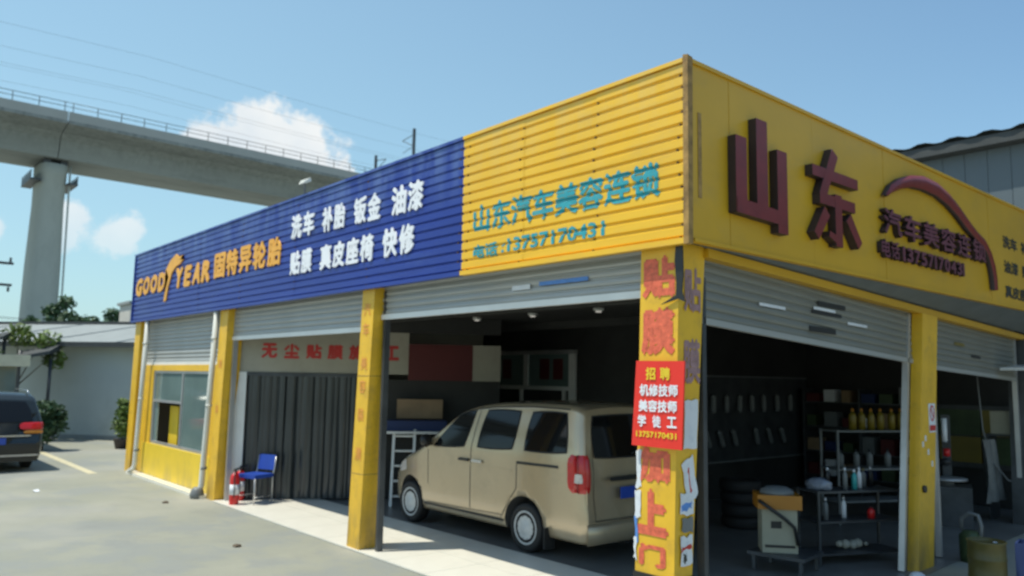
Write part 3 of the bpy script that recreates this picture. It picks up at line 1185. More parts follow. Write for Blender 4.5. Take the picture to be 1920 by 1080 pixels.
# ---- interior shell
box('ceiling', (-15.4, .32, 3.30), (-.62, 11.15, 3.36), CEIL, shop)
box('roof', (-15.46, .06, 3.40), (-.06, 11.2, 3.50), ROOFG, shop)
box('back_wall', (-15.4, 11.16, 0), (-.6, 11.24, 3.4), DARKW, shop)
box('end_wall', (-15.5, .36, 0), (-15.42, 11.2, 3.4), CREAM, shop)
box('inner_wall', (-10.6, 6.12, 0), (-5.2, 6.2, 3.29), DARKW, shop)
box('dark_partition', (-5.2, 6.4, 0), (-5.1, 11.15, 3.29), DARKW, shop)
# beams on the ceiling
for y in (2.2, 5.2, 8.2, 10.8):
    box('ceiling_beam', (-15.3, y, 3.16), (-.75, y + .16, 3.298), CEIL, shop)
for x in (-8.9, -7.4, -5.9, -4.4, -2.9):
    for y in (3.66, 9.0):
        if y > 5 and x < -6.5:
            continue
        bm = bm_new()
        add_lathe(bm, [(.0, 3.299), (.085, 3.299), (.08, 3.262), (.055, 3.25), (.0, 3.25)], (x, y, 0), n=16)
        d = obj('downlight', bm, SLATW, shop)
        bm = bm_new()
        add_lathe(bm, [(0, 3.2495), (.05, 3.2495), (.045, 3.236), (0, 3.236)], (x, y, 0), n=12)
        obj('lens', bm, BULB, d)

# ---- slanted partition with the red characters and the strip curtain
PX, PY = -9.9, .5
dx, dy = .55, .835
Ld = math.hypot(dx, dy)
dx, dy = dx / Ld, dy / Ld


def pp(s, z, off=0.):
    return (PX + dx * s + dy * off, PY + dy * s - dx * off, z)


def pp_box(name, s0, s1, z0, z1, o0, o1, m, parent=None, bevel=0.):
    bm = bm_new()
    add_hexa(bm, [pp(s0, z0, o0), pp(s0, z0, o1), pp(s1, z0, o1), pp(s1, z0, o0)], [pp(s0, z1, o0), pp(s0, z1, o1), pp(s1, z1, o1), pp(s1, z1, o0)])
    return obj(name, bm, m, parent or shop, bevel=bevel)


pp_box('sign_band', -.25, 2.80, 2.24, 3.0, -.05, .0, CREAM)
pp_box('upper_band', -.25, 4.5, 3.0, 3.29, -.05, -.005, DARKW)
pp_box('red_banner', 2.80, 3.98, 2.14, 2.80, -.04, .006, REDB)
pp_box('sign_band', 3.98, 4.5, 2.14, 2.80, -.05, .0, CREAM)
pp_box('door_jamb', -.25, -.05, .02, 2.24, -.05, .02, SLATW)
pp_box('dark_wall', 2.05, 4.5, .02, 2.14, -.08, -.04, DARKW)
MP = lambda s, z: Matrix.Translation(pp(s, z, .004)) @ Matrix.Rotation(math.atan2(dy, dx), 4, 'Z')
for ch, s in (('无', .18), ('尘', .57), ('贴', .96), ('膜', 1.34), ('施', 1.72), ('工', 2.35)):
    text('lettering', ch, .28, .27, REDT, MP(s, 2.49), shop, bold=.05)
cur = bpy.data.objects.new('strip_curtain', None)
C.objects.link(cur)
cur.parent = shop
cur['label'] = 'dark plastic strip curtain'
pp_box('rail', -.05, 2.05, 2.17, 2.235, -.03, .02, DKST, cur)
rnd = random.Random(3)
srcs = []
for v in range(4):
    bm = bm_new()
    rows = []
    for j in range(9):
        z = 2.17 * j / 8
        row = []
        for i2 in range(5):
            a = (i2 / 4 - .5) * .125
            row.append(bm.verts.new((a, .012 * math.cos(i2 / 4 * PI * 2) + .02 * math.sin(z * 1.7 + v * 2) * (1 - z / 2.2), z)))
        rows.append(row)
    for A, B in zip(rows, rows[1:]):
        for i2 in range(4):
            bm.faces.new((A[i2], A[i2 + 1], B[i2 + 1], B[i2]))
    srcs.append(bm)
msrc = []
for v, bm in enumerate(srcs):
    me = bpy.data.meshes.new('strip')
    bm.to_mesh(me)
    bm.free()
    me.materials.append(CURT)
    for p in me.polygons:
        p.use_smooth = True
    msrc.append(me)
for i in range(19):
    o = bpy.data.objects.new('strip', msrc[i % 4])
    C.objects.link(o)
    o.parent = cur
    o.location = pp(.02 + i * .108, .03, -.01 + .018 * (i % 2))
    o.rotation_euler = (0, 0, math.atan2(dy, dx) + rnd.uniform(-.35, .35))
pp_box('grey_box', 1.35, 1.5, .05, .62, -.3, -.2, GREYPL)

# ---- inner window with pale frame, on the inner wall behind the van
iw = box('inner_window', (-10.1, 6.04, 2.72), (-7.25, 6.12, 2.80), ALU, shop)
iw['label'] = 'pale framed inner window above the van'
for x0, x1, z0, z1 in ((-10.1, -10.0, 1.98, 2.72), (-7.42, -7.25, 1.5, 2.72), (-8.78, -8.66, 2.05, 2.72), (-10.0, -7.42, 1.98, 2.06), (-8.9, -8.84, 1.5, 1.98), (-7.6, -7.54, 1.5, 1.98)):
    box('frame', (x0, 6.04, z0), (x1, 6.10, z1), SLATW, iw)
box('pane', (-10.0, 6.08, 2.06), (-8.78, 6.09, 2.72), GLASSG, iw)
box('pane', (-8.66, 6.08, 2.06), (-7.42, 6.09, 2.72), GLASSG, iw)
for x in (-9.5, -8.3, -7.9):
    box('red_sheet', (x, 6.072, 2.2), (x + .28, 6.078, 2.62), REDB, iw)

# ================================================================== things in the garage
# workbench by the partition
wbch = thing('workbench', 'pale workbench against the dark wall left of the van, blue tray on it', 'workbench', pp(3.0, .016, .35), math.atan2(dy, dx))
box('tabletop', (-.75, -.3, 1.20), (.6, .3, 1.24), SLATW, wbch)
for sx in (-.68, .5):
    for sy in (-.25, .22):
        box('leg', (sx, sy, 0), (sx + .05, sy + .05, 1.2), ALU, wbch)
box('blue_tray', (-.6, -.2, 1.24), (.5, .2, 1.42), mat('dull_blue', (.012, .03, .11), .6), wbch)
brd = box('brown_board', (0, 0, 0), (.82, .04, .34), WOOD)
brd.location = pp(2.62, 1.46, .2)
brd.rotation_euler = (0, 0, math.atan2(dy, dx))
tag(brd, 'brown printed board standing on the blue tray of the workbench', 'board')
# folding white frame (step ladder)
lad = thing('step_ladder', 'white step ladder standing left of the van front', 'ladder', (-7.72, 2.35, .006), .9)
for sx in (-.2, .16):
    bm = bm_new()
    add_hexa(bm, [(sx, 0, 0), (sx + .045, 0, 0), (sx + .045, .05, 0), (sx, .05, 0)], [(sx, .25, 1.28), (sx + .045, .25, 1.28), (sx + .045, .30, 1.28), (sx, .30, 1.28)])
    obj('rail', bm, SLATW, lad)
for i in range(5):
    z = .15 + i * .25
    box('step', (-.155, .02 + z * .19, z), (.16, .12 + z * .19, z + .03), SLATW, lad)

# ------------------------------------------------------------------ cars


def loft_car(name, parent, L, zt_pts, zb, w, belt, paint, arches, rear_lean=.2, tumble=.14, nose=.5, nose_taper=.16, zmax=1.9, shoulder=.11, crown=.03):
    def interp(pts, x):
        if x <= pts[0][0]:
            return pts[0][1]
        for (a, va), (b, vb) in zip(pts, pts[1:]):
            if x <= b:
                t = (x - a) / (b - a)
                return va + (vb - va) * t
        return pts[-1][1]

    def zt(x):
        return sum(interp(zt_pts, min(max(x + d, 0), L)) for d in (-.06, -.03, 0, .03, .06)) / 5

    def wx(x):
        k = 1.0
        if x > L - nose:
            t = (x - (L - nose)) / nose
            k -= nose_taper * t ** 2.2
        if x < .14:
            t = 1 - x / .14
            k -= .07 * t ** 2.4
        return w * k

    def ys(x, z):
        s = 1 - .012 * ((z - .8) / .5) ** 2
        if z > belt:
            s -= tumble * ((z - belt) / (zmax - belt)) ** 1.25
        if z < zb + .18:
            s -= .045 * ((zb + .18 - z) / .18) ** 2
        return wx(x) * s

    def warp(x, y, z):
        k = max(0., 1 - x / .9)
        lean = rear_lean * max(0., (z - belt + .15)) ** 1.2
        bulge = .04 * max(0, 1 - (abs(z - .5) / .25) ** 2) * max(0, 1 - x / .3)
        # front leans back too
        kf = max(0., (x - (L - .5)) / .5)
        fr = .10 * kf * max(0., z - .55)
        return Vector((x + lean * k - bulge - fr, y, z))
    xs = [0, .02, .05, .09, .14]
    x = .22
    while x < L - .5:
        xs.append(x)
        x += .1
    for t in (.45, .36, .28, .2, .14, .09, .05, .02, 0):
        xs.append(L - t)
    NZ = 16
    rings = []
    bm = bm_new()
    for x in xs:
        top = zt(x)
        r = min(shoulder, (top - zb) * .3)
        half = [(0, zb), (ys(x, zb) * .7, zb), (ys(x, zb + .04) - .02, zb)]
        for i in range(NZ):
            z = zb + .04 + (top - r - zb - .04) * i / (NZ - 1)
            half.append((ys(x, z), z))
        yb = ys(x, top - r)
        for i in range(1, 6):
            a = i / 6 * PI / 2
            half.append((yb - r * (1 - math.cos(a)), top - r + r * math.sin(a)))
        half.append((yb - r - .03, top + .003))
        for f in (.66, .33):
            half.append(((yb - r) * f, top + crown * (1 - f * f)))
        half.append((0, top + crown))
        ring = [bm.verts.new(warp(x, y, z)) for y, z in half]
        ring += [bm.verts.new(warp(x, -y, z)) for y, z in half[-2:0:-1]]
        rings.append(ring)
    n = len(rings[0])
    for A, B in zip(rings, rings[1:]):
        for k in range(n):
            j = (k + 1) % n
            bm.faces.new((A[k], B[k], B[j], A[j])).smooth = True
    bm.faces.new(rings[0])
    bm.faces.new(rings[-1][::-1])
    bmesh.ops.recalc_face_normals(bm, faces=bm.faces[:])
    body = obj('body', bm, [paint, BLK], parent)
    # wheel arches
    for (ax, ar, az) in arches:
        for sgn in (1, -1):
            cb = bm_new()
            add_tube(cb, (ax, sgn * (w - .32), az), (ax, sgn * (w + .2), az), ar, n=36)
            for f in cb.faces:
                f.material_index = 1
            bmesh.ops.recalc_face_normals(cb, faces=cb.faces[:])
            me = bpy.data.meshes.new('cut')
            cb.to_mesh(me)
            cb.free()
            me.materials.append(paint)
            me.materials.append(BLK)
            co = bpy.data.objects.new('cut', me)
            C.objects.link(co)
            co.parent = parent
            md = body.modifiers.new('b', 'BOOLEAN')
            md.operation = 'DIFFERENCE'
            md.solver = 'EXACT'
            md.object = co
            bpy.context.view_layer.update()
            dg = bpy.context.evaluated_depsgraph_get()
            nm = bpy.data.meshes.new_from_object(body.evaluated_get(dg))
            body.modifiers.clear()
            body.data = nm
            bpy.data.objects.remove(co)
    return body, ys, warp, zt


def side_patch(corners, ys, warp, sgn, off, m, name, parent, n=10, rnd_=.25):
    """quad patch on the flank; corners (x,z): bottom-rear, bottom-front, top-front, top-rear"""
    bm = bm_new()
    grid = []
    for j in range(n + 1):
        row = []
        for i in range(n + 1):
            s, t = i / n * 2 - 1, j / n * 2 - 1
            # square to rounded square
            q = rnd_
            s2 = s * math.sqrt(1 - q * t * t / 2)
            t2 = t * math.sqrt(1 - q * s * s / 2)
            a, b = (s2 + 1) / 2, (t2 + 1) / 2
            x = (1 - a) * (1 - b) * corners[0][0] + a * (1 - b) * corners[1][0] + a * b * corners[2][0] + (1 - a) * b * corners[3][0]
            z = (1 - a) * (1 - b) * corners[0][1] + a * (1 - b) * corners[1][1] + a * b * corners[2][1] + (1 - a) * b * corners[3][1]
            row.append(bm.verts.new(warp(x, sgn * (ys(x, z) + off), z)))
        grid.append(row)
    for A, B in zip(grid, grid[1:]):
        for i in range(n):
            bm.faces.new((A[i], A[i + 1], B[i + 1], B[i])).smooth = True
    return obj(name, bm, m, parent)


def rear_patch(y0, y1, z0, z1, warp, off, m, name, parent, n=8, rnd_=.25, y0t=None, y1t=None):
    bm = bm_new()
    grid = []
    y0t = y0 if y0t is None else y0t
    y1t = y1 if y1t is None else y1t
    for j in range(n + 1):
        row = []
        for i in range(n + 1):
            s, t = i / n * 2 - 1, j / n * 2 - 1
            s2 = s * math.sqrt(1 - rnd_ * t * t / 2)
            t2 = t * math.sqrt(1 - rnd_ * s * s / 2)
            a, b = (s2 + 1) / 2, (t2 + 1) / 2
            ya = y0 + (y0t - y0) * b
            yb = y1 + (y1t - y1) * b
            row.append(bm.verts.new(warp(0, ya + (yb - ya) * a, z0 + (z1 - z0) * b) + Vector((-off, 0, 0))))
        grid.append(row)
    for A, B in zip(grid, grid[1:]):
        for i in range(n):
            bm.faces.new((A[i], A[i + 1], B[i + 1], B[i])).smooth = True
    return obj(name, bm, m, parent)


def corner_lamp(xf, y_in, z0, z1, ys, warp, sgn, m, parent, name='tail_light', off=.012, n=8):
    bm = bm_new()
    rows = []
    for j in range(n + 1):
        z = z0 + (z1 - z0) * j / n
        e = 1 - abs(j / n * 2 - 1) ** 4 * .25
        path = []
        for x in (xf * e, xf * .6, xf * .3, .09, .05, .02, .004):
            path.append(warp(x, sgn * (ys(x, z) + off * (1 if 0 < j < n else 0)), z))
        for q in (.0, .5, 1.):
            yy = ys(0, z) - .012 + (y_in - ys(0, z)) * q * e
            path.append(warp(0, sgn * yy, z) + Vector((-off * (1 if 0 < j < n else 0), 0, 0)))
        rows.append([bm.verts.new(p) for p in path])
    for A, B in zip(rows, rows[1:]):
        for k in range(len(A) - 1):
            bm.faces.new((A[k], A[k + 1], B[k + 1], B[k])).smooth = True
    return obj(name, bm, m, parent)


def strip_path(pts, w_, ys, warp, sgn, off, m, name, parent):
    bm = bm_new()
    L_, R_ = [], []
    for i, p in enumerate(pts):
        p = Vector(p)
        d = (Vector(pts[min(i + 1, len(pts) - 1)]) - Vector(pts[max(i - 1, 0)])).normalized()
        nn = Vector((-d.y, d.x)) * w_ / 2
        for lst, q in ((L_, p - nn), (R_, p + nn)):
            lst.append(bm.verts.new(warp(q.x, sgn * (ys(q.x, q.y) + off), q.y)))
    for i in range(len(pts) - 1):
        bm.faces.new((L_[i], L_[i + 1], R_[i + 1], R_[i]))
    return obj(name, bm, m, parent)


def seg(a, b, n=8):
    return [(a[0] + (b[0] - a[0]) * i / n, a[1] + (b[1] - a[1]) * i / n) for i in range(n + 1)]


def wheel(parent, x, y, z, r, sgn, wdt=.19, src=None):
    wh = bpy.data.objects.new('wheel', None)
    C.objects.link(wh)
    wh.parent = parent
    wh.location = (x, y, z)
    if sgn < 0:
        wh.rotation_euler = (0, 0, PI)
    if src:
        for ch in src.children:
            c = ch.copy()
            C.objects.link(c)
            c.parent = wh
        return wh
    bm = bm_new()
    ri = r * .70
    add_lathe(bm, [(ri, -wdt), (r * .9, -wdt), (r * .985, -wdt * .85), (r, -wdt * .6), (r, -wdt * .35), (r * .985, -.012), (r * .92, .004), (r * .8, .010), (ri, .0)], axis='y', n=40)
    obj('tyre', bm, BLK, wh)
    bm = bm_new()
    add_lathe(bm, [(0, -.10), (ri * .98, -.10), (ri, .003), (ri * .95, .007), (ri * .90, .001), (ri * .84, -.002), (ri * .70, .0), (ri * .55, .004), (ri * .42, .004), (ri * .32, .016), (ri * .2, .024), (0, .026)], axis='y', n=40)
    obj('rim', bm, RIM, wh)
    bm = bm_new()
    for k in range(10):
        t = 2 * PI * k / 10
        c = Vector((math.cos(t) * ri * .68, -.011, math.sin(t) * ri * .68))
        add_tube(bm, c, c + Vector((0, .013, 0)), ri * .045, n=8)
    tag(obj('rim_hole', bm, BLK, wh), kind='stuff')
    return wh


# beige van ---------------------------------------------------------
van = thing('parked_van', 'beige minivan parked inside the garage, rear towards the corner post', 'van', (-2.79, 2.51, .02), PI)
ZT = [(0, 1.80), (.08, 1.85), (.3, 1.87), (1.0, 1.875), (1.7, 1.85), (2.15, 1.80), (2.5, 1.71), (2.8, 1.53), (3.1, 1.33), (3.35, 1.17), (3.6, 1.06), (3.9, .97), (4.15, .86), (4.25, .72)]
body, ys, warp, zt = loft_car('van', van, 4.25, ZT, .24, .84, 1.2, BEIGE, [(1.055, .375, .315), (3.69, .375, .315)], rear_lean=.20, shoulder=.09, nose=1.0, nose_taper=.2)
# windows on both flanks (van's left flank is +y local after the half turn = towards the street? local -y)
for sg in (1, -1):
    for cs, nm in ((((.26, 1.29), (1.08, 1.26), (1.02, 1.755), (.30, 1.765)), 'rear_window'), (((1.30, 1.26), (2.05, 1.23), (1.93, 1.745), (1.24, 1.755)), 'sliding_door_window'),
                   (((2.33, 1.22), (3.08, 1.18), (2.50, 1.66), (2.18, 1.735)), 'front_window')):
        fr = side_patch([(c[0] + (-.02 if i in (0, 3) else .02), c[1] + (-.02 if i < 2 else .02)) for i, c in enumerate(cs)], ys, warp, sg, .003, BLK, nm, van, rnd_=.22)
        side_patch(cs, ys, warp, sg, .007, GLASSD, 'pane', fr, rnd_=.22)
    # shut lines
    strip_path(seg((2.17, .40), (2.17, 1.2)) + seg((2.17, 1.22), (2.08, 1.79), 6), .012, ys, warp, sg, .003, BLKPL, 'shut_line', van)
    strip_path(seg((3.18, .62), (3.2, 1.12)), .010, ys, warp, sg, .003, BLKPL, 'shut_line', van)
    strip_path(seg((2.17, .38), (3.2, .36)), .010, ys, warp, sg, .003, BLKPL, 'shut_line', van)
    strip_path(seg((1.47, .40), (2.17, .38)), .010, ys, warp, sg, .003, BLKPL, 'shut_line', van)
    strip_path(seg((1.20, 1.10), (1.20, .76), 5) + seg((1.26, .70), (1.47, .42), 5), .012, ys, warp, sg, .003, BLKPL, 'shut_line', van)
    strip_path(seg((.42, 1.11), (1.20, 1.10)), .035, ys, warp, sg, .005, BLKPL, 'slide_rail', van)
    for hx in (2.02, 2.32):
        bm = bm_new()
        p0 = warp(hx - .12, sg * (ys(hx, 1.04) + .02), 1.045)
        add_box(bm, (p0.x, p0.y - .012, p0.z - .018), (p0.x + .22, p0.y + .014, p0.z + .018))
        obj('handle', bm, BLKPL if hx > 2.2 else CHROME, van, bevel=.006)
    # mirror
    bm = bm_new()
    my = sg * (ys(3.08, 1.2) + .10)
    add_lathe(bm, [(0, -.055), (.07, -.05), (.10, 0), (.085, .045), (0, .055)], (3.12, my, 1.25), 'x', n=16)
    mo = obj('mirror', bm, BLKPL, van, smooth=True)
    bm = bm_new()
    add_box(bm, (3.09, min(my, my - sg * .16), 1.18), (3.13, max(my, my - sg * .16), 1.21))
    obj('mirror_arm', bm, BLKPL, mo)
    lamp = corner_lamp(.25, .735, .83, 1.28, ys, warp, sg, LAMPR, van, off=.016)
    rl = side_patch(((.02, .95), (.13, .95), (.12, 1.06), (.03, 1.06)), ys, warp, sg, .021, LAMPW, 'reversing_light', lamp, n=4)
    # headlamp
    side_patch(((3.82, .76), (4.12, .70), (4.08, .84), (3.86, .92)), ys, warp, sg, .006, LAMPW, 'headlight', van, n=6)
    # character line
    strip_path(seg((1.3, .985), (2.2, .99)) + seg((2.25, .985), (3.9, .87)), .018, ys, warp, sg, .005, BEIGE, 'body_crease', van)
rear_patch(-.66, .66, 1.22, 1.76, warp, .004, BLK, 'rear_glass_seal', van, y0t=-.60, y1t=.60)
rear_patch(-.64, .64, 1.24, 1.74, warp, .008, GLASSD, 'rear_glass', van, y0t=-.58, y1t=.58)
rear_patch(-.66, .66, .50, .51, warp, .004, BLKPL, 'shut_line', van, rnd_=0)
for s in (-1, 1):
    rear_patch(min(s * .655, s * .665), max(s * .655, s * .665), .50, 1.24, warp, .004, BLKPL, 'shut_line', van, rnd_=0)
rear_patch(-.40, .40, .955, 1.01, warp, .03, BLKPL, 'tailgate_trim', van)
bm = bm_new()
add_box(bm, (-.055, -.22, .74), (-.04, .22, .88))
pl = obj('number_plate', bm, PLATE, van)
# bumper
bm = bm_new()
prof = [(0, .22), (-.07, .24), (-.095, .34), (-.09, .44), (-.05, .475), (0, .48)]
outs = []
for y in (-.80, -.70, -.4, 0, .4, .70, .80):
    k = -.03 if abs(y) > .75 else (0 if abs(y) < .69 else -.0)
    sc = .55 if abs(y) > .75 else (.9 if abs(y) > .65 else 1)
    outs.append([bm.verts.new((p[0] * sc + .0, y, p[1])) for p in prof])
for A, B in zip(outs, outs[1:]):
    for i in range(len(prof) - 1):
        bm.faces.new((A[i], A[i + 1], B[i + 1], B[i])).smooth = True
obj('bumper', bm, BEIGE, van)
bm = bm_new()
add_box(bm, (.05, -.05, .17), (4.0, .05, .24))
add_box(bm, (.9, -.65, .2), (1.2, .65, .26))
add_box(bm, (3.55, -.65, .2), (3.8, .65, .26))
add_tube(bm, (-.02, -.5, .2), (.6, -.5, .2), .03)
obj('underbody', bm, BLK, van)
bm = bm_new()
a, b = warp(0, -.05, 1.27) + Vector((-.02, 0, 0)), warp(0, -.38, 1.36) + Vector((-.025, 0, 0))
add_path(bm, [a, b], .009, 6)
obj('rear_wiper', bm, BLKPL, van)
bm = bm_new()
for sg in (1, -1):
    add_box(bm, (.60, sg * .80 - .09, .10), (.62, sg * .80 + .09, .36))
tag(obj('mud_flap', bm, BLK, van), kind='stuff')
for sg in (1, -1):
    bm = bm_new()
    add_path(bm, [warp(x, sg * (ys(x, zt(x) - .10) - .012), zt(x) - .055) for x in (.25, .6, 1.0, 1.4, 1.8, 2.1, 2.35)], .010, 6)
    obj('roof_gutter', bm, BLKPL, van)
    strip_path(seg((1.45, .33), (3.28, .33)), .03, ys, warp, sg, .004, BLKPL, 'sill_trim', van)  # black plastic strip along the sill
w0 = None
for x in (1.055, 3.69):
    for sg in (1, -1):
        w_ = wheel(van, x, sg * .80, .29, .305, sg, src=w0)
        w0 = w0 or w_

# dark SUV at the left edge ----------------------------------------
suv = thing('parked_suv', 'dark green suv parked at the left edge, seen from behind', 'suv', (-16.35, -2.38, 0), PI)
ZS = [(0, 1.50), (.1, 1.62), (.4, 1.68), (1.4, 1.70), (2.3, 1.66), (2.7, 1.50), (3.2, 1.12), (3.5, 1.04), (4.2, .96), (4.5, .85), (4.6, .7)]
sbody, ys2, warp2, zt2 = loft_car('suv', suv, 4.6, ZS, .22, .93, 1.02, DKCAR, [(.95, .40, .36), (3.65, .40, .36)], rear_lean=.55, tumble=.17, zmax=1.7, nose=.7)
rear_patch(-.76, .76, 1.06, 1.52, warp2, .006, GLASSD, 'rear_glass', suv, y0t=-.62, y1t=.62)
for sg in (1, -1):
    lp = corner_lamp(.30, .48, .90, 1.06, ys2, warp2, sg, LAMPR, suv, off=.016)
    corner_lamp(.20, .56, .82, .89, ys2, warp2, sg, LAMPO, suv, name='indicator_light', off=.014)
    for cs in ((((.5, 1.08), (1.25, 1.06), (1.2, 1.46), (.75, 1.46))), ((1.32, 1.06), (2.2, 1.05), (2.1, 1.5), (1.3, 1.48)), ((2.3, 1.05), (3.0, 1.04), (2.55, 1.44), (2.22, 1.5))):
        side_patch(cs, ys2, warp2, sg, .006, GLASSD, 'side_window', suv, rnd_=.2)
    bm = bm_new()
    add_path(bm, [(.5, sg * .66, 1.68), (.6, sg * .66, 1.74), (2.1, sg * .66, 1.75), (2.3, sg * .66, 1.69)], .016)
    obj('roof_rail', bm, CHROME, suv)
rear_patch(-.70, .70, .76, .79, warp2, .012, CHROME, 'tailgate_trim', suv)
rear_patch(-.86, .86, .24, .62, warp2, .03, BLKPL, 'bumper', suv)
rear_patch(-.86, .86, .34, .38, warp2, .05, ALU, 'bumper_trim', suv)
bm = bm_new()
add_box(bm, (-.075, -.22, .60), (-.055, .22, .74))
pl = obj('number_plate', bm, PLATE, suv)
w0 = None
for x in (.95, 3.65):
    for sg in (1, -1):
        w_ = wheel(suv, x, sg * .88, .35, .36, sg, src=w0)
        w0 = w0 or w_

# ------------------------------------------------------------------ chair and extinguishers
ch = thing('blue_chair', 'blue padded chair on thin metal legs in the doorway of the second bay', 'chair', (-9.42, .50, .02), R(20))
bm = bm_new()
add_box(bm, (-.21, -.21, .43), (.21, .21, .49))
obj('seat', bm, BCH, ch, bevel=.02)
bm = bm_new()
add_hexa(bm, [(-.19, .215, .54), (.19, .215, .54), (.19, .245, .54), (-.19, .245, .54)], [(-.19, .25, .79), (.19, .25, .79), (.19, .28, .79), (-.19, .28, .79)])
obj('backrest', bm, BCH, ch, bevel=.012)
for sx in (-.2, .2):
    bm = bm_new()
    add_path(bm, [(sx, -.2, 0), (sx, -.2, .43)], .011)
    obj('leg', bm, ALU, ch)
    bm = bm_new()
    add_path(bm, [(sx, .2, 0), (sx, .2, .45), (sx, .23, .56), (sx, .26, .77)], .011)
    obj('leg', bm, ALU, ch)
    bm = bm_new()
    add_path(bm, [(sx, -.2, .12), (sx, .2, .12)], .008)
    obj('stretcher', bm, ALU, ch)


def extinguisher(loc, label):
    e = thing('fire_extinguisher', label, 'extinguisher', loc, group='fire extinguishers by the second bay')
    bm = bm_new()
    add_lathe(bm, [(0, 0), (.072, 0), (.078, .02), (.078, .42), (.070, .47), (.045, .505), (.022, .515), (.022, .54), (0, .54)], n=20)
    obj('cylinder', bm, REDX, e)
    bm = bm_new()
    add_box(bm, (-.02, -.02, .54), (.02, .02, .57))
    add_hexa(bm, [(-.015, -.02, .57), (.015, -.02, .57), (.015, .11, .575), (-.015, .11, .575)], [(-.015, -.02, .585), (.015, -.02, .585), (.015, .11, .605), (-.015, .11, .605)])
    obj('valve', bm, BLKPL, e)
    bm = bm_new()
    add_path(bm, [(0, 0, .56), (.06, -.03, .55), (.10, -.05, .45), (.10, -.04, .25), (.09, -.04, .12)], .010)
    obj('hose', bm, BLKPL, e)
    bm = bm_new()
    add_tube(bm, (0, 0, .16), (0, 0, .33), .0795, n=20)
    obj('paper_label', bm, PAPER, e)
    return e


extinguisher((-9.46, .16, .02), 'red fire extinguisher standing in front of the blue chair')
extinguisher((-9.82, .40, .02), 'red fire extinguisher between the yellow post and the blue chair')

# ------------------------------------------------------------------ hiring board
sg_ = thing('hiring_board', 'bright red board with yellow and white characters on the corner post', 'sign', (-.335, .0, 0))
bm = bm_new()
add_hexa(bm, [(-.275, -.005, 1.66), (.245, -.005, 1.655), (.245, .01, 1.655), (-.275, .01, 1.66)], [(-.215, -.015, 2.37), (.285, -.015, 2.365), (.285, 0, 2.365), (-.215, 0, 2.37)])
obj('board', bm, SIGNR, sg_)


def on_board(s, z0, h, w, xc, m):
    kx = -.03 + .06 * ((z0 + h / 2) - 1.66) / .7
    return text('lettering', s, w, h, m, Matrix.Translation((xc + kx - w / 2 + .01, -.0075 - .010 * (z0 + h - 1.66) / .7 - .0015, z0)), sg_, bold=.035)


on_board('招', 2.21, .105, .105, -.09, SIGNY)
on_board('聘', 2.21, .105, .105, .06, SIGNY)
on_board('机修技师', 2.075, .10, .40, 0, WHP)
on_board('美容技师', 1.945, .10, .40, 0, WHP)
on_board('学', 1.82, .10, .09, -.155, WHP)
on_board('徒', 1.82, .10, .09, 0, WHP)
on_board('工', 1.825, .09, .10, .155, WHP)
on_board('13757170431', 1.735, .05, .42, 0, SIGNY)

# ------------------------------------------------------------------ vacuum machine on a low trolley
tr = thing('low_trolley', 'low dark trolley under the orange topped machine', 'trolley', (-1.28, 3.55, .02), R(8))
box('deck', (-.34, -.30, .17), (.34, .30, .21), DKST, tr)
for sx in (-.3, .26):
    for sy in (-.26, .22):
        box('leg', (sx, sy, .0), (sx + .04, sy + .04, .17), DKST, tr)
vc = thing('wash_machine', 'cream machine with an orange top band standing on the low trolley', 'machine', (-1.36, 3.52, .23), R(40))
bm = bm_new()
add_box(bm, (-.20, -.17, 0), (.20, .17, .50))
obj('cabinet', bm, CREAMP, vc, bevel=.04)
bm = bm_new()
add_box(bm, (-.25, -.21, .50), (.25, .21, .66))
obj('tank', bm, ORANGE, vc, bevel=.03)
bm = bm_new()
add_lathe(bm, [(0, .66), (.2, .66), (.19, .70), (.12, .74), (0, .75)], n=20)
obj('lid', bm, GREYPL, vc)
bm = bm_new()
add_path(bm, [(-.24, -.22, .60), (-.12, -.28, .52), (.05, -.26, .40), (.16, -.22, .30), (.2, -.2, .1)], .022)
obj('hose', bm, BLKPL, vc)
box('vent', (-.10, -.176, .28), (.02, -.171, .36), BLKPL, vc)
box('vent', (-.17, -.176, .06), (.17, -.171, .09), BLKPL, vc)

# ------------------------------------------------------------------ racks of goods


def bottle_src(h, r, body_m, cap_m):
    bm = bm_new()
    add_lathe(bm, [(0, 0), (r, 0), (r, h * .62), (r * .8, h * .72), (r * .35, h * .78), (r * .35, h * .84), (0, h * .84)], n=12)
    b = obj('bottle', bm, body_m)
    bm = bm_new()
    add_lathe(bm, [(0, h * .84), (r * .42, h * .84), (r * .42, h * .93), (r * .2, h * .95), (0, h)], n=10)
    obj('cap', bm, cap_m, b)
    return b


def rack(name, label, loc, rz, w, d, levels, m):
    t = thing(name, label, 'rack', loc, rz)
    for sx in (0, w - .03):
        for sy in (0, d - .03):
            box('upright', (sx, sy, 0), (sx + .03, sy + .03, levels[-1] + .02), m, t)
    for z in levels:
        box('shelf', (0.002, 0.002, z - .012), (w - .002, d - .002, z + .012), m, t)
    return t


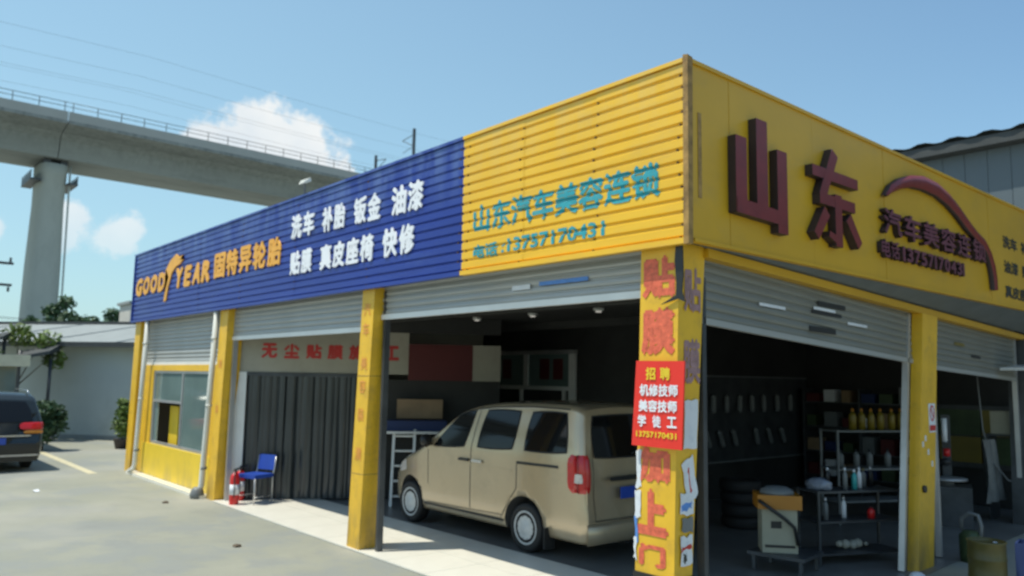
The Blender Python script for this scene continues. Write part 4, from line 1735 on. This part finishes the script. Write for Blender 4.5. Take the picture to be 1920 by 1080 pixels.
rk_loc, rk_rz = Vector((-1.12, 4.05, .02)), R(66)
rack('tool_rack', 'dark three shelf rack of bottles beside the cream machine', rk_loc, rk_rz, 1.25, .42, [.12, .50, .86], DKST)
RM = Matrix.Translation(rk_loc) @ Matrix.Rotation(rk_rz, 4, 'Z')
bts = [(TEALP, WHP, .25, .035, 'teal bottle'), (WHP, WHP, .27, .03, 'white bottle'), (GREYPL, YPL, .24, .032, 'grey bottle with a yellow cap'), (GREYPL, WHP, .28, .03, 'grey spray bottle'),
       (YPL, GREYPL, .14, .04, 'squat yellow bottle'), (BLKPL, WHP, .26, .03, 'black bottle with a white cap'), (REDX, BLKPL, .15, .045, 'red tin')]
places = [(4, .10, 2, 'second from the left end'), (4, .24, 2, 'beside another yellow one'), (3, .50, 2, 'left of the teal bottle'), (0, .64, 2, 'in the middle'), (1, .80, 2, 'right of the teal bottle'),
          (2, .95, 2, 'near the right end'), (5, 1.06, 2, 'at the right end'), (5, .40, 2, 'left of the middle'), (1, .55, 1, 'near its middle'), (6, .88, 1, 'at its right end'), (3, .2, 1, 'at its left end')]
used = {}
for bi, s_, lv, where in places:
    body_m, cap_m, h, r, nm = bts[bi]
    zl = [.12, .50, .86][lv] + .013
    p = RM @ Vector((s_, .12 + .1 * (bi % 3), zl))
    if bi not in used:
        b = bottle_src(h, r, body_m, cap_m)
        used[bi] = b
    else:
        b = copy_tree(used[bi])
    b.location = p
    shelf = {2: 'top', 1: 'middle'}[lv]
    tag(b, '%s, %s shelf of dark rack, %s' % (nm, shelf, where), 'bottle', 'bottles on the dark rack')
# clear plastic bags of sponges at the left of the top shelf
bm = bm_new()
bmesh.ops.create_icosphere(bm, subdivisions=3, radius=1)
rr = random.Random(5)
for v in bm.verts:
    v.co = Vector((v.co.x * .17, v.co.y * .12, max(v.co.z, -.6) * .09)) * (1 + rr.uniform(-.12, .12))
o = obj('plastic_bag', bm, mat('cloudy_plastic', (.22, .24, .29), .2, var=.2, scale=12), smooth=True)
o.location = RM @ Vector((.17, .2, .86 + .013 + .055))
tag(o, 'cloudy plastic bag slumped on the left end of the dark rack', 'bag')
bm = bm_new()
for i in range(9):
    t = i / 9
    bmesh.ops.create_icosphere(bm, subdivisions=1, radius=.05 + .02 * math.sin(i * 2.1), matrix=Matrix.Translation((.05 * math.sin(i * 1.7), t * .0, .04 + .01 * math.cos(i))) @ Matrix.Translation((t * .4, 0, 0)))
o = obj('rag_pile', bm, CREAM, smooth=True)
o.location = RM @ Vector((.45, .2, .125 + .025))
o.rotation_euler = (0, 0, rk_rz)
tag(o, 'pale pile of rags on the bottom shelf of the dark rack', 'rags')

rk2 = Vector((-2.35, 7.0, .006))
rack('goods_rack', 'taller pale framed rack deep in the garage with yellow bottles on top', rk2, R(64), 1.9, .45, [.35, .85, 1.45], GREYPL)

RM2 = Matrix.Translation(rk2) @ Matrix.Rotation(R(64), 4, 'Z')
src = None
for i, s_ in enumerate((.45, .62, .80, .98, 1.2, 1.38, 1.58)):
    if src is None:
        b = src = bottle_src(.36, .06, YPL, ORANGE)
    else:
        b = copy_tree(src)
    b.location = RM2 @ Vector((s_, .2, 1.462))
    tag(b, 'yellow bottle, %s from the left on top of the pale rack' % ('first', 'second', 'third', 'fourth', 'fifth', 'sixth', 'last')[i], 'bottle', 'yellow bottles on the pale rack')
src = None
for i, s_ in enumerate((.2, .5, .75, 1.1, 1.4)):
    if src is None:
        b = src = bottle_src(.30, .05, GREYPL, BLKPL)
    else:
        b = copy_tree(src)
    b.location = RM2 @ Vector((s_, .2, .862))
    tag(b, 'grey bottle, %s from the left on the middle shelf of the pale rack' % ('first', 'second', 'third', 'fourth', 'last')[i], 'bottle', 'grey bottles on the pale rack')

# pegboard with hanging tubes, on the wall deep inside
pg = thing('pegboard', 'dark pegboard on the far partition behind the cream machine', 'pegboard', (-5.09, 7.0, 0), 0)
box('board', (0, 0, .7), (.03, 4.0, 2.3), DKST, pg)
for z in (.68, 2.3):
    box('rail', (0.002, 0, z), (.05, 4.0, z + .03), GREYPL, pg)
src = None
rw = 0
for z, ysl in ((1.62, (.3, .65, 1.0, 1.35, 1.7, 2.1, 2.5)), (.98, (.2, .55, .9, 1.5, 1.9, 2.3))):
    rw += 1
    for i, y in enumerate(ysl):
        if src is None:
            bm = bm_new()
            add_lathe(bm, [(0, 0), (.045, .01), (.055, .08), (.05, .28), (.06, .30), (.02, .34), (0, .36)], n=12)
            o = src = obj('hanging_tube', bm, GREYPL)
        else:
            o = src.copy()
            C.objects.link(o)
        o.location = (-5.0, 7.1 + y * 1.25, z)
        o.rotation_euler = (random.uniform(-.1, .1) + (.35 if rw == 2 else 0), 0, 0)
        tag(o, 'grey tube, %s from the left in the %s row on the pegboard' % (('first', 'second', 'third', 'fourth', 'fifth', 'sixth', 'seventh')[i], ('upper', 'lower')[rw - 1]), 'tube', 'tubes hanging on the pegboard')

# tyre machine in the right bay
tm = thing('tyre_machine', 'dark tyre machine with a white column and red grip in the right bay', 'machine', (-1.35, 8.6, .006), R(20))
bm = bm_new()
add_box(bm, (-.35, -.35, 0), (.35, .35, .62))
obj('cabinet', bm, DKST, tm, bevel=.03)
bm = bm_new()
add_lathe(bm, [(0, .62), (.12, .62), (.10, .68), (.30, .70), (.30, .73), (0, .74)], n=24)
obj('turntable', bm, ALU, tm)
box('column', (-.05, .28, .62), (.08, .38, 1.72), DKST, tm)
box('arm', (-.04, -.25, 1.22), (.06, .42, 1.30), BLKPL, tm)
bm = bm_new()
add_tube(bm, (0, -.12, 1.30), (0, -.12, 1.68), .04)
obj('air_tube', bm, WHP, tm)
bm = bm_new()
add_tube(bm, (.02, -.12, 1.08), (.02, -.12, 1.20), .05)
obj('grip', bm, REDX, tm)
bm = bm_new()
add_lathe(bm, [(0, 0), (.06, .02), (.10, .10), (0, .13)], (0, -.12, .92))
obj('mount_head', bm, BLKPL, tm)
# green-yellow wall posters / boxes behind it
yb = thing('carton_stack_board', 'yellow green display board on the wall behind the tyre machine', 'board', (-2.35, 11.0, 0), 0)
for i, (a, z, m) in enumerate(((0, 1.3, GRNP), (.75, 1.3, YPL), (0, .8, YPL), (.75, .8, GRNP))):
    box('panel', (a, 0, z), (a + .72, .06, z + .47), m, yb)
box('frame', (-.06, .061, .70), (1.56, .10, 1.85), DKST, yb)
cb = box('carton', (-.2, -.15, 0), (.2, .15, .38), CREAMP)
cb.location = (-.85, 9.9, 1.42)
tag(cb, 'cream carton on the dark shelf at the right edge', 'carton')
sh = thing('wall_shelf', 'dark wall shelf holding the cream carton at the right edge', 'shelf', (-.85, 9.9, 0))
box('board', (-.3, -.2, 1.385), (.3, .2, 1.415), DKST, sh)
for s in (-.26, .22):
    box('leg', (s, -.18, .006), (s + .04, .18, 1.384), DKST, sh)
# cloudy sheet hanging in the right bay
bm = bm_new()
rows = []
for j in range(12):
    z = .35 + 1.0 * j / 11
    rows.append([bm.verts.new((-.9 + .9 * 0 + .05 * math.sin(i * 1.3 + j * .3), 8.95 + i * .055 * (1.25 - .4 * j / 11), z)) for i in range(12)])
for A, B in zip(rows, rows[1:]):
    for i in range(11):
        bm.faces.new((A[i], A[i + 1], B[i + 1], B[i])).smooth = True
tag(obj('dust_sheet', bm, mat('grey_sheet', (.13, .14, .14), .5, var=.25)), 'grey plastic sheet hanging in the right bay below the cream carton', 'sheet')

# drum and crates outside the right bay
dr = thing('metal_drum', 'dull yellow drum at the bottom right outside the right bay', 'drum', (.62, 4.35, 0))
bm = bm_new()
add_lathe(bm, [(0, 0), (.19, 0), (.19, .015), (.182, .02), (.182, .18), (.19, .19), (.182, .2), (.182, .37), (.19, .38), (.182, .39), (.182, .54), (.192, .55), (.192, .565), (.17, .565), (.17, .55), (0, .548)], n=28)
obj('shell', bm, mat('drum_yellow', (.10, .085, .022), .45, var=.2, dirt=((.1, .09, .05), .6, 5)), dr)
bm = bm_new()
add_tube(bm, (.08, 0, .548), (.08, 0, .566), .03)
obj('bung', bm, CHROME, dr)
bx = thing('blue_crate', 'blue crate with a red base beside the yellow drum at the right edge', 'crate', (.98, 4.66, 0), R(10))
for lo, hi, m in (((-.16, -.16, .03), (.16, -.14, .56), MATS['dull_blue']), ((-.16, .14, .03), (.16, .16, .56), MATS['dull_blue']), ((-.16, -.139, .03), (-.14, .139, .56), MATS['dull_blue']), ((.14, -.139, .03), (.16, .139, .56), MATS['dull_blue'])):
    box('side', lo, hi, m, bx)
box('base', (-.17, -.17, 0), (.17, .17, .18), REDB, bx)
cn = thing('small_canister', 'white topped canister standing between the shutter rail and the drum', 'canister', (-.10, 5.95, .0))
bm = bm_new()
add_lathe(bm, [(0, 0), (.12, 0), (.13, .1), (.13, .32), (.08, .38), (0, .38)], n=18)
obj('tank', bm, GRNP, cn)
bm = bm_new()
add_path(bm, [(-.1, 0, .38), (-.1, 0, .52), (0, 0, .60), (.1, 0, .58), (.13, 0, .46), (.12, 0, .3)], .025)
obj('handle', bm, GREYPL, cn)
bm = bm_new()
bmesh.ops.create_icosphere(bm, subdivisions=2, radius=.09)
for v in bm.verts:
    v.co.z = max(v.co.z * .7, -.03)
    v.co *= 1 + random.uniform(-.06, .06)
o = obj('white_stone', bm, PAPER, smooth=True)
o.location = (-.12, 4.38, .033)
tag(o, 'rounded white lump at the foot of the yellow post of the short side', 'stone')

# ------------------------------------------------------------------ stock along the back wall
st = thing('stock_shelf', 'dark stock shelf along the back wall behind the pale rack', 'shelf', (-4.9, 10.55, .006), 0)
for x in (0, 1.2, 2.35):
    box('upright', (x, 0, 0), (x + .04, .5, 2.1), DKST, st)
for z in (.3, .8, 1.3, 1.8):
    box('board', (.041, .01, z), (2.349, .49, z + .03), DKST, st)
cols = [('red', REDB), ('white', PAPER), ('brown', WOOD), ('blue', MATS['dull_blue']), ('green', GRNP), ('grey', GREYPL)]
rr = random.Random(9)
names4 = ['first', 'second', 'third', 'fourth', 'fifth', 'sixth']
for r_i, z in enumerate((.331, .831, 1.331, 1.831)):
    for c_i in range(6):
        cn, cm = cols[(c_i + r_i * 2) % 6]
        w2, h2 = rr.uniform(.18, .3), rr.uniform(.16, .34)
        o = box('stock_box', (0, 0, 0), (w2, .3, h2), cm)
        o.location = (-4.84 + c_i * .385, 10.62, z + .006)
        tag(o, '%s stock box, %s from the left on the %s board of the dark stock shelf' % (cn, names4[c_i], ('lowest', 'second', 'third', 'top')[r_i]), 'box', 'boxes on the stock shelf')
# hose coil on the partition and hanging hose in the right bay
bm = bm_new()
add_path(bm, [(-5.02 + .02 * (i % 2), 6.75 + .2 * math.cos(i * .5), 1.5 + .24 * math.sin(i * .5)) for i in range(50)], .016, 6)
tag(obj('hose_coil', bm, ORANGE), 'coiled orange hose hanging on the dark partition left of the pegboard', 'hose')
bm = bm_new()
add_path(bm, [(-1.05, 9.2, 3.0), (-1.03, 9.22, 2.2), (-1.0, 9.25, 1.5), (-.92, 9.35, 1.0), (-.75, 9.5, .7), (-.6, 9.7, .62)], .012, 6)
tag(obj('air_hose', bm, GREYPL), 'thin grey air hose hanging from the ceiling in the right bay', 'hose')
# stack of tyres in the right bay
src = None
for i in range(4):
    if src is None:
        bm = bm_new()
        add_lathe(bm, [(.17, 0), (.28, .0), (.31, .03), (.315, .09), (.31, .15), (.28, .18), (.17, .18), (.19, .09)], n=28)
        o = src = obj('tyre', bm, BLK)
    else:
        o = src.copy()
        C.objects.link(o)
    o.location = (-3.2 + .02 * math.sin(i * 2), 5.6 + .02 * math.cos(i * 3), .006 + i * .181)
    tag(o, 'black tyre, %s in the stack between the van and the cream machine' % ('lowest', 'second', 'third', 'topmost')[i], 'tyre', 'stacked tyres in the garage')
# little floodlight clamped on the top edge of the blue fascia
fl = thing('floodlight', 'small white floodlight on a bent arm on the top edge of the blue fascia', 'lamp', (-7.1, .05, FT + .036))
bm = bm_new()
add_path(bm, [(0, 0, 0), (0, -.02, .12), (.12, -.08, .2)], .016)
obj('arm', bm, GREYPL, fl)
bm = bm_new()
add_hexa(bm, [(.08, -.16, .14), (.24, -.16, .14), (.26, -.04, .18), (.10, -.04, .18)], [(.10, -.14, .20), (.22, -.14, .20), (.25, -.05, .24), (.12, -.05, .24)])
obj('lamp_head', bm, PIPE, fl)

# ------------------------------------------------------------------ litter
bm = bm_new()
vs = [bm.verts.new(p) for p in ((-.10, -.03, .006), (.0, -.06, .03), (.09, -.02, .008), (.08, .05, .012), (.0, .03, .05), (-.09, .05, .008))]
bm.faces.new((vs[0], vs[1], vs[4], vs[5]))
bm.faces.new((vs[1], vs[2], vs[3], vs[4]))
o = obj('paper_scrap', bm, PAPER)
o.location = (-12.92, -2.13, 0)
tag(o, 'crumpled white paper scrap lying on the concrete near the suv', 'litter')
for i, (x, y, lab) in enumerate(((-10.35, -.67, 'brown lump of dirt on the concrete before the booth'), (-6.3, -1.04, 'brown lump of dirt on the concrete before the second bay'))):
    bm = bm_new()
    bmesh.ops.create_icosphere(bm, subdivisions=2, radius=.05)
    for v in bm.verts:
        v.co = Vector((v.co.x * 1.3, v.co.y, max(v.co.z, -.01) * .5)) * (1 + random.uniform(-.2, .2))
    o = obj('dirt_clod', bm, BARK)
    o.location = (x, y, .008)
    tag(o, lab, 'litter')

# ================================================================== BACKGROUND LEFT
lw = math.hypot(2.45, 1.81)
wx_, wy_ = 2.45 / lw, 1.81 / lw
ang = math.atan2(wy_, wx_)
gh = thing('grey_outbuilding', 'long low grey rendered building with a shallow roof behind the garage', 'building', (-26.3, .4, 0), ang)
box('wall', (-12, .0, 0), (12, 5, 3.08), GREYW, gh)
box('wall_base', (-12, -.02, 0), (12, -.002, .14), ROOFG, gh)
bm = bm_new()
add_hexa(bm, [(-12.2, -.66, 3.02), (12.2, -.66, 3.02), (12.2, 5, 4.0), (-12.2, 5, 4.0)], [(-12.2, -.66, 3.12), (12.2, -.66, 3.12), (12.2, 5, 4.1), (-12.2, 5, 4.1)])
obj('roof', bm, ROOFG, gh)
box('fascia_board', (-12.2, -.71, 2.98), (12.2, -.662, 3.14), DKROOF, gh)
box('ridge_cap', (-12.2, 4.9, 4.101), (12.2, 5.1, 4.2), DKROOF, gh)
for xx in (-9, -6, -3, 0, 3, 6):
    bm = bm_new()
    add_hexa(bm, [(xx, -.6, 3.12), (xx + .06, -.6, 3.12), (xx + .06, 4.9, 4.075), (xx, 4.9, 4.075)], [(xx, -.6, 3.16), (xx + .06, -.6, 3.16), (xx + .06, 4.9, 4.11), (xx, 4.9, 4.11)])
    obj('roof_seam', bm, ROOFG, gh)
# pale block just behind the end of the garage
cb_ = thing('cream_block', 'narrow cream plastered block rising behind the far end of the garage', 'building', (-34.0, 4.55, 0))
box('wall', (-.5, 0, 0), (1.2, 4.2, 5.15), mat('cream_plaster', (.55, .52, .46), .8, var=.06, dirt=((.38, .36, .32), .5, 1.5)), cb_)
box('coping', (-.6, -.1, 5.15), (1.3, 4.3, 5.27), ROOFG, cb_)

# guard booth behind the SUV
gb = thing('glass_kiosk', 'small kiosk with a cream roof slab and greenish glass behind the suv', 'kiosk', (-23.4, -2.6, 0))
box('roof_slab', (-1.6, -1.7, 2.30), (1.6, 1.7, 2.62), mat('cream_slab', (.62, .58, .42), .7), gb)
for sx in (-1.4, 1.34):
    for sy in (-1.5, 1.44):
        box('corner_post', (sx, sy, 0), (sx + .07, sy + .07, 2.3), DKST, gb)
box('lower_wall', (-1.38, -1.48, 0), (1.38, 1.48, .9), GREYW, gb)
box('pane', (1.36, -1.42, .9), (1.37, 1.43, 2.3), GLASSG, gb)
box('pane', (-1.32, -1.46, .9), (1.33, -1.45, 2.3), GLASSG, gb)
# dark sheds roofs behind
for i, (x, y, z, w_, lab) in enumerate(((-24.9, -.25, 2.62, .55, 'lower of the two dark tin canopies beyond the kiosk'), (-25.9, -1.35, 3.05, .5, 'higher of the two dark tin canopies beyond the kiosk'))):
    cn_ = thing('tin_canopy', lab, 'canopy', (x, y, 0), R(60), group='dark canopies beyond the kiosk')
    bm = bm_new()
    add_hexa(bm, [(-w_, -.4, z - .15), (w_, -.4, z + .1), (w_, .4, z + .2), (-w_, .4, z - .05)], [(-w_, -.4, z - .05), (w_, -.4, z + .2), (w_, .4, z + .42), (-w_, .4, z + .2)])
    obj('roof', bm, DKROOF, cn_)
    for sx in (-w_ + .1, w_ - .1):
        bm = bm_new()
        add_tube(bm, (sx, 0, 0), (sx, 0, z + .2), .05)
        obj('post', bm, DKST, cn_)


# ------------------------------------------------------------------ trees and shrubs
def crown_bm(blobs, n, size, seed):
    rnd = random.Random(seed)
    bm = bm_new()
    tot = sum(b[3] ** 2 for b in blobs)
    for bx_, by_, bz_, br in blobs:
        k = int(n * br * br / tot)
        for _ in range(k):
            d = Vector((rnd.gauss(0, 1), rnd.gauss(0, 1), rnd.gauss(0, 1))).normalized()
            q = br * (rnd.uniform(.25, 1.0) ** .5) * (1 + .25 * math.sin(d.x * 7 + d.z * 5 + bx_))
            c = Vector((bx_, by_, bz_)) + Vector((d.x, d.y, d.z * .85)) * q
            s = size * rnd.uniform(.6, 1.4)
            a = Vector((rnd.gauss(0, 1), rnd.gauss(0, 1), rnd.gauss(0, .6))).normalized()
            b = a.cross(Vector((rnd.gauss(0, 1), rnd.gauss(0, 1), rnd.gauss(0, 1)))).normalized()
            vs = [bm.verts.new(c + a * s), bm.verts.new(c + b * s * .45), bm.verts.new(c - a * s), bm.verts.new(c - b * s * .45)]
            bm.faces.new(vs)
    return bm


def tree(name, label, cat, loc, h, blobs, n, size, m, seed, trunk=.12, group=None):
    t = thing(name, label, cat, loc, group=group)
    me_bm = crown_bm(blobs, n, size, seed)
    me = bpy.data.meshes.new('crown')
    me_bm.to_mesh(me)
    me_bm.free()
    me.materials.append(m)
    obj('crown', me, m, t)
    bm = bm_new()
    add_tube(bm, (0, 0, 0), (0, 0, h * .55), trunk, trunk * .7, 8)
    for b in blobs:
        add_tube(bm, (0, 0, h * .45), (b[0] * .8, b[1] * .8, b[2]), trunk * .45, trunk * .12, 6)
    obj('trunk', bm, BARK, t)
    return t


rt = random.Random(11)


def blobs(h, w, k, r0):
    o = [(0, 0, h, r0 * .7)]
    for i in range(k):
        a = 2 * PI * i / k + rt.uniform(-.3, .3)
        o.append((math.cos(a) * w * rt.uniform(.4, 1), math.sin(a) * w * rt.uniform(.4, 1), h - rt.uniform(.4, 1.6), r0 * rt.uniform(.7, 1.15)))
    return o


# beyond the grey building (distance about 45 m)
far = [(-43, 4.1, 6.0, 'spindly tree standing highest above the grey building roof', LEAF2), (-44, 5.6, 5.1, 'low tree above the grey roof between the spindly tree and the rounded one', LEAF),
       (-43, 6.4, 5.5, 'rounded tree above the grey roof next to the cream block', LEAF2), (-46, 3.0, 5.0, 'bushy tree just right of the viaduct pier foot', LEAF),
       (-47, 8.6, 5.4, 'tree partly hidden behind the cream block', LEAF), (-48, -1.3, 6.0, 'thin tree left of the viaduct pier foot', LEAF3)]
for i, (x, y, h, lab, m) in enumerate(far):
    hh = h + .2
    tree('tree', lab, 'tree', (x, y, 0), hh, blobs(hh - .45, .9, 5, .62), 2200, .13, m, 20 + i, group='trees beyond the grey building')
tree('tree', 'leafy yellow green tree at the left edge over the kiosk roof', 'tree', (-25.9, -.6, 0), 3.6, [(0, 0, 3.35, .45), (.6, .7, 3.1, .42), (.3, -1.0, 2.7, .5), (.9, .9, 2.55, .35), (-.5, -1.9, 3.3, .6), (.4, -2.2, 2.8, .5)], 1500, .10, LEAF3, 41, .06)
tree('shrub', 'dark green shrub standing against the grey wall behind the suv', 'shrub', (-21.3, -.55, 0), 1.3, [(0, 0, 1.05, .40), (.05, .25, .75, .36), (-.2, -.1, .7, .36), (.0, .3, 1.0, .30), (.1, 0, .5, .34)], 2600, .065, LEAF2, 42, .05)
# potted shrub next to the garage end
pt = thing('potted_shrub', 'yellow green shrub in a dark pot against the wall at the garage end', 'potted plant', (-21.0, 1.42, 0))
bm = bm_new()
add_lathe(bm, [(0, 0), (.16, 0), (.22, .26), (.24, .28), (.2, .28), (0, .26)], n=16)
obj('pot', bm, TERRA, pt)
cbm = crown_bm([(0, 0, .7, .28), (0, .05, 1.05, .25), (.1, 0, .5, .2), (-.08, 0, 1.3, .16)], 1300, .06, 55)
me = bpy.data.meshes.new('foliage')
cbm.to_mesh(me)
cbm.free()
me.materials.append(LEAF3)
obj('foliage', me, LEAF3, pt)
bm = bm_new()
add_tube(bm, (0, 0, .25), (0, 0, 1.1), .02, .01, 6)
obj('stem', bm, BARK, pt)

# ------------------------------------------------------------------ viaduct
vd = thing('railway_viaduct', 'grey concrete railway viaduct crossing high behind the garage', 'viaduct', (-80, 0, 0))


def vx(y):      # gentle bend
    return -.0006 * max(0, y - 12) ** 2 - .0004 * min(0, y - 6) ** 2


def girder(y0, y1):
    bm = bm_new()
    prof = [(-2.9, 21.65), (2.9, 21.65), (3.35, 23.3), (3.9, 23.8), (6.1, 24.15), (6.1, 24.45), (-6.1, 24.45), (-6.1, 24.15), (-3.9, 23.8), (-3.35, 23.3)]
    ys_ = [y0 + (y1 - y0) * i / 6 for i in range(7)]
    rings = [[bm.verts.new((vx(y) + px, y, pz)) for px, pz in prof] for y in ys_]
    n = len(prof)
    for A, B in zip(rings, rings[1:]):
        for k in range(n):
            j = (k + 1) % n
            bm.faces.new((A[k], A[j], B[j], B[k]))
    bm.faces.new(rings[0])
    bm.faces.new(rings[-1][::-1])
    g = obj('girder', bm, CONC, vd)
    for sx in (-6.1, 5.95):
        bm = bm_new()
        rings = [[bm.verts.new((vx(y) + sx + a, y, z)) for a, z in ((0, 24.452), (.15, 24.452), (.15, 25.25), (0, 25.25))] for y in ys_]
        for A, B in zip(rings, rings[1:]):
            for k in range(4):
                j = (k + 1) % 4
                bm.faces.new((A[k], A[j], B[j], B[k]))
        bm.faces.new(rings[0])
        bm.faces.new(rings[-1][::-1])
        obj('parapet', bm, mat('parapet_pale', (.36, .37, .35), .8, var=.06, scale=.5), g)
        if sx > 0:
            bm = bm_new()
            nn = int((y1 - y0) / 2)
            for i in range(nn + 1):
                y = y0 + .3 + (y1 - y0 - .6) * i / nn
                add_tube(bm, (vx(y) + sx + .08, y, 25.25), (vx(y) + sx + .08, y, 26.1), .035, n=5)
            for z in (25.7, 26.1):
                add_path(bm, [(vx(y) + sx + .08, y, z) for y in ys_], .03, 5)
            tag(obj('railing', bm, DKST, g), kind='stuff')
    return g


PIERY = [-56.4, -23.6, 9.2, 42.0, 74.8, 107.6]
ends = [-89.2] + PIERY + [140.4]
for a, b in zip(ends, ends[1:]):
    girder(a + .035, b - .035)
for y in PIERY:
    x = vx(y)
    bm = bm_new()
    rings = []
    for z, hw, hd in ((0, 1.5, 2.2), (12, 1.36, 2.0), (17.5, 1.2, 1.9), (20.2, 1.2, 2.3), (21.2, 1.22, 2.6)):
        ring = []
        for k in range(24):
            t = 2 * PI * k / 24
            cx = math.copysign(abs(math.cos(t)) ** .6, math.cos(t)) * hd
            cy = math.copysign(abs(math.sin(t)) ** .6, math.sin(t)) * hw
            ring.append(bm.verts.new((x + cx, y + cy, z)))
        rings.append(ring)
    for A, B in zip(rings, rings[1:]):
        for k in range(24):
            j = (k + 1) % 24
            bm.faces.new((A[k], A[j], B[j], B[k])).smooth = True
    bm.faces.new(rings[-1])
    pr = obj('pier', bm, CONCP, vd)
    for s in (-1, 1):
        if s < 0:
            bm = bm_new()
            add_path(bm, [(x + 1.7, y + 1.32, 21.3), (x + 1.6, y + 1.36, 19.0), (x + 1.7, y + 1.5, 8), (x + 1.9, y + 1.62, .1)], .09, 8)
            obj('drain_pipe', bm, GREYW, pr)
        box('bearing', (x - 2.2, y + s * .7 - .3, 21.201), (x + 2.2, y + s * .7 + .3, 21.647), DKST, pr)
        bm = bm_new()
        ya, yb = sorted((y + s * 1.1, y + s * 1.95))
        add_box(bm, (x - 2.3, ya, 19.45), (x + 2.3, yb, 19.62))
        for sx in (-2.25, 0, 2.2):
            add_box(bm, (x + sx, y + s * 1.9 - .03, 19.621), (x + sx + .05, y + s * 1.9 + .03, 20.3))
        add_box(bm, (x - 2.3, y + s * 1.9 - .025, 20.301), (x + 2.3, y + s * 1.9 + .025, 20.36))
        add_box(bm, (x - 2.3, y + s * 1.9 - .02, 19.7), (x + 2.3, y + s * 1.9 + .02, 20.2))
        obj('inspection_walkway', bm, DKST, pr)
# catenary masts
MY = [(46.35, 32.6), (42.03, 28.9)]
for i, (y, zt_) in enumerate(((-30, 32.5), (4, 32.5), (48.3, 33.6), (84, 32.5))):
    pass
bm_m = None
for i, (x, y, h) in enumerate(((-5.7 + 80 - 76 - 4 + .1, 0, 0),)):
    pass


def mast(x, y, h):
    bm = bm_new()
    add_box(bm, (x - .14, y - .14, 24.46), (x + .14, y + .14, h))
    m_ = obj('catenary_mast', bm, DKST, vd)
    bm = bm_new()
    sgn = 1 if x < 0 else -1
    add_path(bm, [(x, y, h - .7), (x + sgn * 2.6, y, h - 1.0)], .05, 6)
    add_path(bm, [(x, y, h - 2.2), (x + sgn * 2.6, y, h - 1.0)], .05, 6)
    add_path(bm, [(x, y, h - 2.2), (x + sgn * 2.4, y, h - 2.6)], .04, 6)
    obj('bracket', bm, DKST, m_)
    return m_


mast(5.3 + vx(47), 46.9, 32.55)
mast(-5.3 + vx(50), 48.0, 31.6)
for y in (-2, 95):
    mast(-5.3 + vx(y), y, 31.4)
bm = bm_new()
for xo, z in ((2.7, 31.3), (2.7, 29.8), (-2.7, 31.3), (-2.7, 29.8), (5.3, 32.5)):
    pts = []
    for i in range(40):
        y = -85 + i * 5.6
        pts.append((vx(y) + xo, y, z - .5 * math.sin((i % 9) / 9 * PI)))
    add_path(bm, pts, .010, 4)
obj('catenary_wire', bm, DKST, vd)

# ------------------------------------------------------------------ utility pole and wire, left edge
up = thing('utility_pole', 'thin utility pole with crossarms at the left edge before the viaduct', 'pole', (-30.0, -1.05, 0))
bm = bm_new()
add_tube(bm, (0, 0, 0), (0, 0, 8.0), .14, .09, 12)
obj('shaft', bm, GREYW, up)
for z in (6.05, 5.25):
    box('crossarm', (-.05, -.7, z), (.05, .72, z + .09), DKST, up)
    for y in (-.6, .62):
        bm = bm_new()
        add_lathe(bm, [(0, 0), (.05, .0), (.03, .04), (.055, .08), (.03, .12), (.05, .16), (0, .19)], (0, y, z + .091 if z > 6 else z - .2), n=10)
        obj('insulator', bm, DKST, up)
bm = bm_new()
pts = [(-30, -.45, 6.22)]
for i in range(1, 13):
    t = i / 12
    pts.append((-30 + t * 3, -.45 + t * 16, 6.22 - .55 * math.sin(t * PI) + .0 * t))
add_path(bm, pts, .018, 5)
pts = [(p[0], p[1], p[2] - .1) for p in pts]
add_path(bm, pts, .012, 5)
obj('wire', bm, DKST, up)

# ------------------------------------------------------------------ grey shed behind on the right
sd = thing('grey_warehouse', 'tall blue grey clad warehouse rising behind the yellow fascia', 'building', (0, 0, 0))
Y0 = 11.35
x0 = -9.0
bmw = None
src = None
i = 0
x = x0 + .0
while x < 13:
    bm = bm_new() if src is None else None
    if src is None:
        add_box(bm, (0, 0, 0), (.385, .05, 6.75))
        add_box(bm, (.385, .012, 0), (.40, .05, 6.75))
        src = obj('cladding_panel', bm, CLADB, sd)
        src.location = (x, Y0, 0)
    else:
        inst('cladding_panel', src, sd, (x, Y0 + .004 * (i % 2), 0))
    x += .401
    i += 1
box('wall_core', (x0, Y0 + .06, 0), (13, Y0 + 8, 6.7), DKROOF, sd)
bm = bm_new()
# roof sheets: corrugated edge sticking out over the wall
n = 150
top = []
for k in range(n + 1):
    xx = x0 - .3 + (13.6 - x0) * k / n
    zz = .05 if k % 4 in (1, 2) else 0
    top.append((bm.verts.new((xx, Y0 - .35, 6.98 + zz)), bm.verts.new((xx, Y0 + 8, 8.6 + zz))))
for a, b in zip(top, top[1:]):
    bm.faces.new((a[0], b[0], b[1], a[1]))
obj('roof', bm, DKROOF, sd)
box('eave_beam', (x0 - .3, Y0 - .30, 6.76), (13.3, Y0 + .04, 6.95), DKROOF, sd)

bpy.context.view_layer.update()
